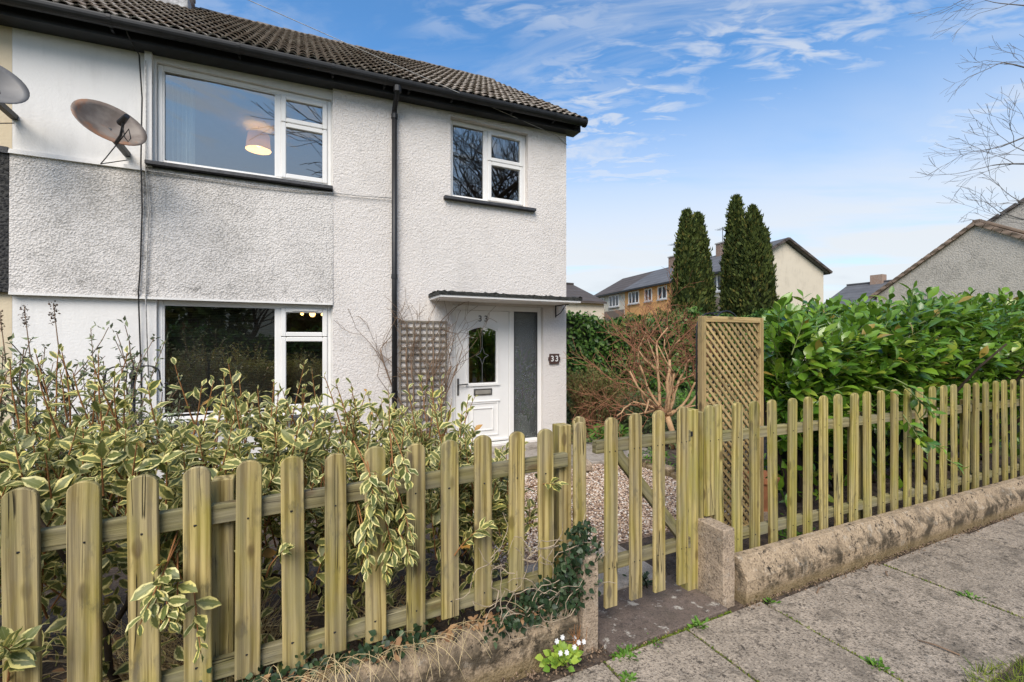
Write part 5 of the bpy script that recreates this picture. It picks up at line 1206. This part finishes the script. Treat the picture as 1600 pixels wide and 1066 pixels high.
# greyish tree behind the corner of the white house
t = thing('leafy_tree', 'thin grey-green tree between the house corner and the far terrace', 'tree', (9.6, 14.2, 0)); out = []
grow((9.35, 14.2, -.05), (0, 0, 1), .95, .06, 5, out, .6, .70, (2, 4), .1, .03, .006); 
for pts, r0, r1 in out[:1]: build(MB().tube(pts, [r0 + (r1-r0)*i/(len(pts)-1) for i in range(len(pts))], 8), 'trunk', M['bark_grey'], t, smooth=True)
stuff(build(branches(out[1:]), 'twigs', M['bark_grey'], t, fix=False))
P_ = np.array([b[0][-1] + rng.normal(0, .12, 3) for b in out if b[1] < .03 for _ in range(9)]); nP = len(P_)
stuff(put('crown', scatter_mesh('crown', tri_template(.5), P_, frames(rnd_unit(nP), rnd_unit(nP) + [0, 0, .7]), rng.uniform(.07, .13, nP), M['dullweed']), None, t))

# ---- bare tree whose crown reaches in from the right edge
bt = thing('bare_tree', 'bare grey-twigged tree reaching in from the right edge against the sky', 'tree', (11.8, 1.0, 0)); out = []
tp = [np.array(q, float) for q in ((11.8, 1.0, -.05), (11.8, 1.0, 1.5), (11.75, 1.05, 3.2), (11.7, 1.1, 5.0), (11.65, 1.1, 6.8), (11.6, 1.2, 8.6))]
build(MB().tube(tp, [.19, .17, .14, .11, .08, .05], 10), 'trunk', M['bark_grey'], bt, smooth=True)
def limb(px0, py0, px1, py1, dep, r, depth=3):
    def w(px, py, t):
        u, v = (px - 800) / 692., (533 - py) / 692.; return np.array([(S_ + u * C_) * t, (C_ - u * S_) * t, 1.6 + v * t])
    a, b = w(px0, py0, dep), w(px1, py1, dep * 1.03); d_ = b - a; L_ = np.linalg.norm(d_)
    grow(a, d_, L_ * .75, r, depth, out, .55, .62, (3, 4), .10, .015, .0032, 6, .45)
for a in ((1665, 205, 1530, 235, 9.6, .026), (1660, 260, 1525, 235, 9.4, .024), (1665, 330, 1555, 305, 9.2, .020), (1665, 60, 1570, 0, 9.8, .034), (1670, 130, 1560, 60, 9.8, .028), (1640, 200, 1585, 70, 9.9, .026), (1665, 290, 1550, 210, 9.4, .018), (1650, 360, 1545, 318, 9.0, .018, 3), (1660, 10, 1540, -40, 9.8, .03)): limb(*a)
for pts, r0, r1 in list(out):
    if r0 >= .017 and not inview(pts[0][None])[0][0]:
        i = int(np.argmin([abs(q[2] - pts[0][2] + .5) for q in tp])); out.append(([tp[i], (tp[i] + pts[0]) / 2 + [0, 0, .1], pts[0]], r0 * 1.4, r0))
split_tree(bt, out, M['bark_grey'], .014)

# ------------------------------------------------------------------ small garden things
ga_ = thing('garden_arch', 'black metal garden arch whose curved top shows above the lattice trellis', 'arch', (4.1, 3.35, 0))
for (yy, xo) in ((3.2, -.06), (3.55, .10)):
    pts = [(3.86 + xo, yy, -.03), (3.86 + xo, yy, 1.70)] + [(4.06 + xo - .20 * math.cos(R(a)), yy, 1.72 + .19 * math.sin(R(a))) for a in range(15, 170, 15)] + [(4.26 + xo, yy, 1.70), (4.26 + xo, yy, -.03)]
    build(MB().tube(pts, .010, 7), 'hoop', M['iron'], ga_, smooth=True)
for a in (40, 90, 140):
    build(MB().cyl((4.0 - .20 * math.cos(R(a)), 3.2, 1.72 + .19 * math.sin(R(a))), (4.16 - .20 * math.cos(R(a)), 3.55, 1.72 + .19 * math.sin(R(a))), .007, 6), 'cross_bar', M['iron'], ga_)
ck = thing('shepherds_crook', 'black iron double shepherd\'s crook standing left of the ground floor window', 'garden hook', (-1.21, 4.5, 0))
build(MB().cyl((-1.21, 4.5, -.05), (-1.21, 4.5, 1.30), .016, 10), 'pole', M['iron'], ck, smooth=True)
build(MB().tube([(-1.21, 4.5, 1.30), (-1.21, 4.5, 1.335), (-1.21, 4.5, 1.36), (-1.21, 4.5, 1.42)], [.024, .026, .012, .003], 10), 'finial', M['iron'], ck, smooth=True)
for s_ in (-1, 1):
    pts = [(-1.21, 4.5, 1.32)] + [(-1.21 + s_ * (.085 - .085 * math.cos(R(a))), 4.5, 1.345 + .055 * math.sin(R(a))) for a in range(20, 181, 20)] + [(-1.21 + s_ * .175, 4.5, 1.27), (-1.21 + s_ * .19, 4.5, 1.225), (-1.21 + s_ * .215, 4.5, 1.215), (-1.21 + s_ * .228, 4.5, 1.24), (-1.21 + s_ * .215, 4.5, 1.26), (-1.21 + s_ * .202, 4.5, 1.248)]
    build(MB().tube(pts, .006, 6), 'hook_arm', M['iron'], ck, smooth=True)
pot = thing('terracotta_pot', 'terracotta pot standing behind the first pickets of the right fence', 'pot', (3.72, 2.62, 0))
n = 20; mb = MB(); prof = [(.10, 0), (.13, .26), (.15, .26), (.152, .31), (.135, .31), (.12, .27), (.10, .25)]
for k in range(n):
    a, b = 2*math.pi*k/n, 2*math.pi*(k+1)/n
    for p, q in zip(prof, prof[1:]): mb.quad((3.72+p[0]*math.cos(a), 2.62+p[0]*math.sin(a), p[1]+.1), (3.72+p[0]*math.cos(b), 2.62+p[0]*math.sin(b), p[1]+.1), (3.72+q[0]*math.cos(b), 2.62+q[0]*math.sin(b), q[1]+.1), (3.72+q[0]*math.cos(a), 2.62+q[0]*math.sin(a), q[1]+.1))
build(mb, 'pot_body', M['terracotta'], pot, smooth=True); build(MB().cyl((3.72, 2.62, .33), (3.72, 2.62, .345), .115, 16), 'compost', M['soil'], pot)
build(MB().cyl((3.72, 2.62, -.04), (3.72, 2.62, .11), .12, 16), 'plinth', M['stub'], pot)

# gravel court behind the gate
structure(sheet('gravel_bed', 1.25, 3.95, 2.80, 4.73, -.008, plain('gravel_base', (.33, .235, .175), 1.0, .35, 40.0, bump=.03, bscale=70)))
ng = 15000; P_ = np.stack([rng.uniform(1.27, 3.9, ng), rng.uniform(2.82, 4.72, ng), rng.uniform(-.004, .006, ng)], 1)
bm = bmesh.new(); bmesh.ops.create_icosphere(bm, subdivisions=1, radius=1); gv = np.array([v.co[:] for v in bm.verts]) * [1, .75, .5]; gf = np.array([[v.index for v in f.verts] for f in bm.faces]); bm.free()
def f_gr(g, u, v, r):
    c = g.mix(r, (.36, .24, .16), (.62, .48, .37)); c = g.mix(g.ramp(g.m('FRACT', g.m('MULTIPLY', r, 5.3)), .72, .80), c, (.72, .66, .58)); c = g.mix(g.ramp(g.m('FRACT', g.m('MULTIPLY', r, 13.1)), .85, .9), c, (.16, .11, .09)); return c, c
M['gravel'] = leafmat('pink_gravel', f_gr, .9, 0.0, spec=.2)
gr_ = stuff(put('gravel', scatter_mesh('gravel', (gv, np.zeros((len(gv), 2)), gf), P_, frames(rnd_unit(ng) * [1, 1, .2], rnd_unit(ng) * .3 + [0, 0, 1]), rng.uniform(.008, .016, ng), M['gravel']), None))
tag(gr_, 'pinkish gravel covering the small court behind the gate', 'gravel')
# stone edging beside the gravel
ed = thing('stone_edging', 'row of weathered stones edging the gravel court behind the gate', 'edging', (3.98, 4, 0))
for k in range(9):
    o = build(MB().box(3.93 + random.uniform(-.02, .02), 4.06, 2.95 + k * .2, 3.12 + k * .2, -.03, random.uniform(.05, .10)), 'stone', M['kerb'], ed, bevel=.02); lump(o, .01, k, 1)
rk = build(MB().box(3.05, 3.25, 4.45, 4.62, -.02, .14), 'stone', M['stub'], None, bevel=.05); lump(rk, .03, 3, 2); tag(rk, 'single buff stone lying on the gravel behind the gate', 'stone')

def tuft(name, label, cat, x, y, z, r, n, size, mt, tm, flat=.5, group=None, h=.0, parent=None):
    P_ = np.stack([x + rng.normal(0, r * .5, n), y + rng.normal(0, r * .5, n), z + rng.uniform(0, max(h, .01), n)], 1)
    Yd = np.stack([P_[:, 0] - x, P_[:, 1] - y, np.full(n, 0.)], 1) / r + rng.normal(0, .5, (n, 3)) + [0, 0, flat]
    me = scatter_mesh(name, tm, P_, frames(Yd, rnd_unit(n) * .5 + [0, -.2, 1]), rng.uniform(.6, 1.2, n) * size, mt)
    o = thing(name, label, cat, (x, y, z), group); put('foliage', me, None, o)['kind'] = 'stuff'
    return o
LW_ = leaf_template(3, .5, .2, .25); RD = leaf_template(3, .85, .15, .2, shape=(.1, .9, 1, .6, 0))
# low planting in the back garden: mixed ground leaves
gc = stuff(put('ground_cover', scatter_mesh('ground_cover', LW_, np.stack([rng.uniform(3.9, 13, 9000), rng.uniform(4.7, 9.5, 9000), rng.exponential(.07, 9000)], 1), frames(rnd_unit(9000) + [0, -.2, .5], rnd_unit(9000) * .5 + [0, -.2, 1]), rng.uniform(.05, .13, 9000), M['dullweed']), None))
tag(gc, 'mixed low green ground cover over the back garden soil', 'ground cover')
for i, (x, y, r, h, n, mt, lb) in enumerate(((4.35, 5.55, .30, .25, 420, 'weed', 'bright green leafy clump at the foot of the house corner'), (4.15, 4.35, .2, .16, 260, 'weed', 'bright green low plant at the far left edge of the gravel'), (5.6, 6.2, .5, .5, 700, 'dullweed', 'grey-green bushy plant below the tan shrub'), (6.3, 7.0, .7, .55, 900, 'dullweed', 'wide dull green bush in front of the back hedge'), (7.6, 7.2, .8, .45, 900, 'weed', 'light green planting under the right half of the back hedge'), (4.5, 3.9, .3, .25, 380, 'dullweed', 'grey-green plant just beyond the stone edging'), (1.86, 2.95, .09, .07, 150, 'weed', 'round bright green weed in the gravel behind the gate'), (3.9, 3.0, .22, .2, 240, 'weed', 'green plant behind the trellis foot'), (3.55, 2.25, .12, .12, 120, 'weed', 'small green weed behind the right fence rail'), (5.0, 7.7, .6, .7, 900, 'dullweed', 'dull green bush behind the red twig shrub'), (2.02, 2.24, .06, .08, 90, 'ivy', 'dark leafy weed at the foot of the gate'))):
    tuft('garden_plant', lb, 'plant', x, y, -.02, r, n, .10 if r > .25 else .045, M[mt], LW_, .6, 'low garden plants', h)
# joint weeds in the pavement
for i, (x, y, r, n, s_, lb) in enumerate(((2.02, 1.80, .035, 70, .035, 'green weed in the pavement joint in front of the gate'), (1.50, 1.80, .05, 110, .030, 'green weed where the pavement meets the left gatepost stub'), (1.70, 1.80, .05, 60, .018, 'low moss weed in the joint below the gate'), (2.60, 1.77, .02, 26, .03, 'small leaf weed at the near end of the kerb wall'), (2.57, 1.20, .03, 50, .03, 'green weed in the middle pavement joint'), (3.79, 1.27, .05, 80, .025, 'green weed in the far pavement joint'), (1.40, 1.66, .025, 40, .025, 'tiny weed in the near pavement joint'))):
    tuft('pavement_weed', lb, 'weed', x, y, -.01, r, n, s_, M['weed'], LW_, .7, 'weeds in the pavement joints', .01)
mj = []
for (xa, ya, xb, yb, n) in ((1.42, 1.806, 2.3, 1.806, 900), (2.56, .95, 2.56, 1.78, 260), (1.94, 1.35, 1.94, 1.8, 160), (3.78, 1.0, 3.78, 1.75, 220), (1.37, 1.4, 1.37, 1.8, 120)):
    q = rng.random(n) ; mj.append(np.stack([xa + (xb - xa) * q + rng.normal(0, .006, n), ya + (yb - ya) * q + rng.normal(0, .006, n), np.full(n, -.008)], 1))
mj = np.concatenate(mj); ns = len(mj)
tag(stuff(put('joint_moss', scatter_mesh('joint_moss', tri_template(.5), mj, frames(rnd_unit(ns) + [0, 0, 1.2], rnd_unit(ns)), rng.uniform(.006, .016, ns), M['grass']), None)), 'green moss and grass growing along the pavement joints', 'moss')
# debris: crumbs of soil and twigs along the kerb
P_ = np.concatenate([np.stack([rng.uniform(.5, 1.9, 500), 1.86 + rng.normal(0, .035, 500), np.full(500, .004)], 1), np.stack([rng.uniform(2.4, 6, 450), np.zeros(450), np.full(450, .003)], 1)])
P_[500:, 1] = 1.815 - .033 * (P_[500:, 0] - 2.46) - np.abs(rng.normal(0, .025, 450)); nq = len(P_)
def f_cr(g, u, v, r): c = g.mix(r, (.07, .05, .035), (.30, .21, .14)); return c, c
tag(stuff(put('soil_crumbs', scatter_mesh('soil_crumbs', (gv, np.zeros((len(gv), 2)), gf), P_, frames(rnd_unit(nq), rnd_unit(nq)), rng.uniform(.003, .010, nq), leafmat('soil_crumb', f_cr, 1.0, 0, spec=.1)), None)), 'crumbs of soil and grit along the foot of the low walls', 'debris')
for i, (x, y, a, L_, lb) in enumerate(((2.95, 1.70, .2, .12, 'short fallen twig on the pavement by the kerb wall'), (3.02, 1.05, 1.9, .16, 'thin curved twig near the grass verge'), (3.6, 1.62, .4, .07, 'small brown twig on the far paving slab'))):
    p = np.array([x, y, .006]); d_ = np.array([math.cos(a), math.sin(a), 0]); tag(build(MB().tube([p, p + d_ * L_ * .5 + [0, .01, .006], p + d_ * L_], [.005, .004, .003], 6), 'fallen_twig', M['bark_brown'], smooth=True), lb, 'twig', 'twigs on the pavement')

# primrose and dead stalks at the wall foot
pr_ = thing('primrose_plant', 'lime green primrose with white flowers at the foot of the left wall', 'plant', (1.155, 1.87, 0))
n = 110; c0 = np.array([1.155, 1.86, .02]); P_ = c0 + np.stack([rng.normal(0, .035, n), rng.normal(0, .022, n), rng.uniform(0, .045, n)], 1)
put('leaves', scatter_mesh('leaves', RD, P_, frames((P_ - c0) * 14 + rng.normal(0, .4, (n, 3)) + [0, -.2, .4], rnd_unit(n) * .4 + [0, -.5, 1]), rng.uniform(.022, .045, n), M['limeleaf']), None, pr_)
for k in range(8):
    c = c0 + np.array([rng.normal(.02, .045), rng.normal(-.0, .02), rng.uniform(.065, .10)]); q = 6; aa = np.arange(q) * 2 * math.pi / q
    Yd = np.stack([np.cos(aa), -.35 + np.sin(aa) * .4, .25 + np.sin(aa) * .8], 1)
    put('flower', scatter_mesh('flower', RD, np.tile(c, (q, 1)), frames(Yd, np.tile([0, -1, .5], (q, 1))), np.full(q, .014), M['petal']), None, pr_)
ds = thing('dead_stalks', 'tuft of reddish dead stalks beside the primrose', 'plant', (1.25, 1.87, 0))
for k in range(16): build(MB().tube([(1.245 + rng.normal(0, .008), 1.87, 0), (1.25 + rng.normal(0, .02), 1.865, .08), (1.25 + rng.normal(0, .035), 1.86, rng.uniform(.11, .19))], [.003, .0025, .001], 4), 'stalk', M['bark_rust'], ds)
# ivy over the left stub and wall end
iv = thing('ivy_growth', 'dark ivy mat tangled over the left wall end and fence foot', 'ivy', (1.2, 2.0, .2))
n = 1150; P_ = []
while len(P_) < n:
    x = rng.uniform(.78, 1.42); z = rng.uniform(.18, .85); y = rng.uniform(1.90, 2.02)
    top = np.interp(x, [.78, .95, 1.15, 1.27, 1.36, 1.42], [.26, .33, .40, .62, .66, .55])
    if z > top or (x > 1.33 and y < 1.93 and z < .42 and rng.random() < .93) or (z < .22 and y < 1.93 and rng.random() < .7): continue
    P_.append((x, y - (z > .25) * .02, z))
P_ = np.array(P_); IV = leaf_template(3, .95, .15, .1, shape=(.3, 1, .65, .45, 0))
extra = np.stack([rng.uniform(-.6, .55, 420), rng.normal(1.98, .03, 420), .25 + np.abs(rng.normal(0, .03, 420))], 1); P_ = np.concatenate([P_, extra]); n = len(P_)
F_ = frames(rnd_unit(n) * .9 + [0, -.1, -.5], rnd_unit(n) * .5 + [0, -1, .45]); S__ = rng.uniform(.018, .036, n)
stuff(put('foliage', scatter_mesh('foliage', IV, P_, F_, S__, M['ivy']), None, iv))
vn = []
for k in range(45):
    p = np.array([rng.uniform(.8, 1.38), rng.uniform(1.89, 1.96), rng.uniform(.22, .6)]); L_ = [p.copy()]; d_ = rng.normal(0, 1, 3) * [1, .25, .7]
    for i in range(7): d_ = d_ + rng.normal(0, .6, 3) * [1, .2, 1]; d_ /= np.linalg.norm(d_); p = p + d_ * .035; p[1] = min(max(p[1], 1.86), 2.0); p[2] = max(p[2], .2); L_.append(p.copy())
    vn.append((L_, .0026, .0016))
stuff(build(branches(vn, 4, 4), 'vines', plain('pale_dead_vine', (.34, .27, .19), .9, .4, 30.0), iv, fix=False))
# dry grass hanging over the left wall
dg = []
for k in range(130):
    x = min(rng.normal(.12, .36), .9); p = np.array([x, rng.uniform(1.94, 2.02), .24]); d_ = np.array([rng.normal(0, .8), -rng.uniform(.2, .8), rng.uniform(.3, 1.0)]); L_ = [p.copy()]; ln_ = rng.uniform(.12, .34)
    for i in range(6): d_ = d_ / np.linalg.norm(d_); p = p + d_ * ln_ / 6; L_.append(p.copy()); d_ = d_ + np.array([0, -.02, -.36])
    dg.append((L_, .0017, .0008))
tag(stuff(build(branches(dg, 3, 3), 'dry_grass', M['straw'], fix=False)), 'dry straw-coloured grass arching over the left boundary wall', 'grass')
dg = []
for (cx, cy, nn) in ((-.42, 2.35, 170), (-.62, 2.4, 120), (-.2, 2.45, 90), (.35, 2.4, 60)):
    for k in range(nn):
        p = np.array([cx + rng.normal(0, .04), cy + rng.normal(0, .04), .08]); d_ = np.array([rng.normal(0, .5), rng.normal(-.1, .4), 1.2]); L_ = [p.copy()]; ln_ = rng.uniform(.25, .5)
        for i in range(6): d_ = d_ / np.linalg.norm(d_); p = p + d_ * ln_ / 6; L_.append(p.copy()); d_ = d_ + np.array([rng.normal(0, .1), 0, -.25])
        dg.append((L_, .0022, .001))
tag(stuff(build(branches(dg, 3, 3), 'straw_tufts', M['straw'], fix=False)), 'clumps of straw-like dead grass beneath the variegated hedge', 'grass')
n = 900; P_ = np.concatenate([np.stack([rng.uniform(-2.4, 1.2, n), rng.uniform(2.12, 3.1, n), np.full(n, .125)], 1), np.stack([rng.uniform(-.5, 1.2, 160), rng.normal(1.97, .03, 160), np.full(160, .26)], 1)]); n = len(P_)
tag(stuff(put('leaf_litter', scatter_mesh('leaf_litter', LW_, P_, frames(rnd_unit(n) * [1, 1, .3], rnd_unit(n) * .5 + [0, 0, 1]), rng.uniform(.03, .06, n), M['litter']), None)), 'brown dead leaves lying under the variegated hedge', 'leaf litter')
# grass verge at the lower right
n = 6500; xx = 2.72 + rng.beta(1, 1.6, n) * 3.0; P_ = np.stack([xx, rng.uniform(.35, 1, n) * 0 + (1.00 - .09 * np.clip(xx - 2.72, 0, 4) ** .4) - rng.random(n) ** .8 * .5, np.full(n, -.005)], 1)
P_[:, 1] += .03 * np.sin(xx * 9); 
BL = leaf_template(3, .07, .1, .35, shape=(.8, 1, .8, .5, 0))
tag(stuff(put('verge_grass', scatter_mesh('verge_grass', BL, P_, frames(rng.normal(0, .55, (n, 3)) + [0, 0, .8], rnd_unit(n) + [0, -.4, .4]), rng.uniform(.03, .075, n), M['grass']), None)), 'short yellow-green grass verge at the lower right corner', 'grass')

hp = thing('house_plant', 'green potted plant in the hall seen dimly through the door side light', 'plant', (3.42, 6.75, .02))
n = 160; c0 = np.array([3.42, 6.72, .85]); P_ = c0 + rng.normal(0, 1, (n, 3)) * [.10, .08, .22]
put('leaves', scatter_mesh('leaves', LW_, P_, frames((P_ - c0) * 5 + rng.normal(0, .5, (n, 3)) + [0, 0, .5], rnd_unit(n) * .5 + [0, -.6, 1]), rng.uniform(.09, .20, n), M['weed']), None, hp)['kind'] = 'stuff'
build(MB().cyl((3.42, 6.75, .02), (3.42, 6.75, .34), .13, 16), 'pot', M['whitepaint'], hp); build(MB().cyl((3.42, 6.75, .3), (3.42, 6.75, .8), .012, 6), 'stem', M['bark_brown'], hp)

# ------------------------------------------------------------------ across the street: seen only in the window glass
oh = thing('opposite_hedge', 'dark hedge across the street mirrored in the ground floor window', 'hedge', (0, -9.5, 0))
n = 6500; P_ = np.stack([rng.uniform(-14, 12, n), -9.2 + rng.normal(0, .12, n), rng.uniform(0, 2.0, n)], 1); P_[:, 2] += .25 * np.sin(P_[:, 0] * 1.1)
stuff(put('foliage', scatter_mesh('foliage', tri_template(.6), P_, frames(rnd_unit(n) + [0, .2, 0], rnd_unit(n) * .6 + [0, 1, .5]), rng.uniform(.14, .26, n), M['backhedge']), None, oh))
build(MB().box(-14, 12, -10.2, -9.35, -.05, 1.75), 'shade_core', plain('opposite_hedge_interior', (.02, .026, .012), 1.0, .3), oh)  # added dark box behind the leaves, coloured as the hedge's inner shade
def big_tree(x, y, h, label, evergreen):
    t = thing('street_tree', label, 'tree', (x, y, 0), 'trees across the street'); out = []
    if evergreen:
        build(MB().tube([(x, y, -.05), (x, y, h)], [.3, .05], 8), 'trunk', M['bark_dark'], t)
        n = 2600; q = rng.random(n); a = rng.uniform(0, 6.28, n); rr = h * .30 * np.interp(q, [0, .3, 1], [.8, 1, .1]) * rng.uniform(.5, 1.1, n)
        P_ = np.stack([x + rr * np.cos(a), y + rr * np.sin(a), .6 + q * (h - .6)], 1)
        stuff(put('crown', scatter_mesh('crown', tri_template(.6), P_, frames(rnd_unit(n) + [0, 0, .2], rnd_unit(n)), rng.uniform(.3, .6, n), M['conifer']), None, t))
    else:
        grow((x, y, -.05), (0, .05, 1), h * .30, .018 * h, 6 if h > 10 else 5, out, .62, .74, (3, 4), .10, .05, .010, 6, .68)
        split_tree(t, out, M['bark_dark'], .10)
big_tree(7.6, -6.6, 15.0, 'large bare tree across the street mirrored in the small upstairs window', False)
big_tree(12.2, -9.5, 16, 'second bare tree across the street mirrored in the small upstairs window', False)
big_tree(-4.5, -12.5, 7.5, 'left dark evergreen across the street mirrored in the ground floor window', True)
big_tree(.2, -13.0, 3.6, 'middle dark evergreen across the street mirrored in the ground floor window', True)
big_tree(-2.2, -12.2, 8, 'slim bare tree between the evergreens across the street', False)
big_tree(2.4, -12.4, 8, 'bare tree across the street mirrored in the narrow ground floor sash', False)
big_tree(4.8, -12.0, 6.2, 'right dark evergreen across the street mirrored in the front door glass', True)
gable_house('pale house across the street mirrored in the ground floor window', -10.0, 9.0, -27.0, -23.5, -20.0, 4.6, 7.0, 4.6, M['w_white'], M['roof_dark'], M['roof_dark'], 4)
structure(sheet('road', -60, 60, -6.5, -1.5, -.05, M['tarmac']))
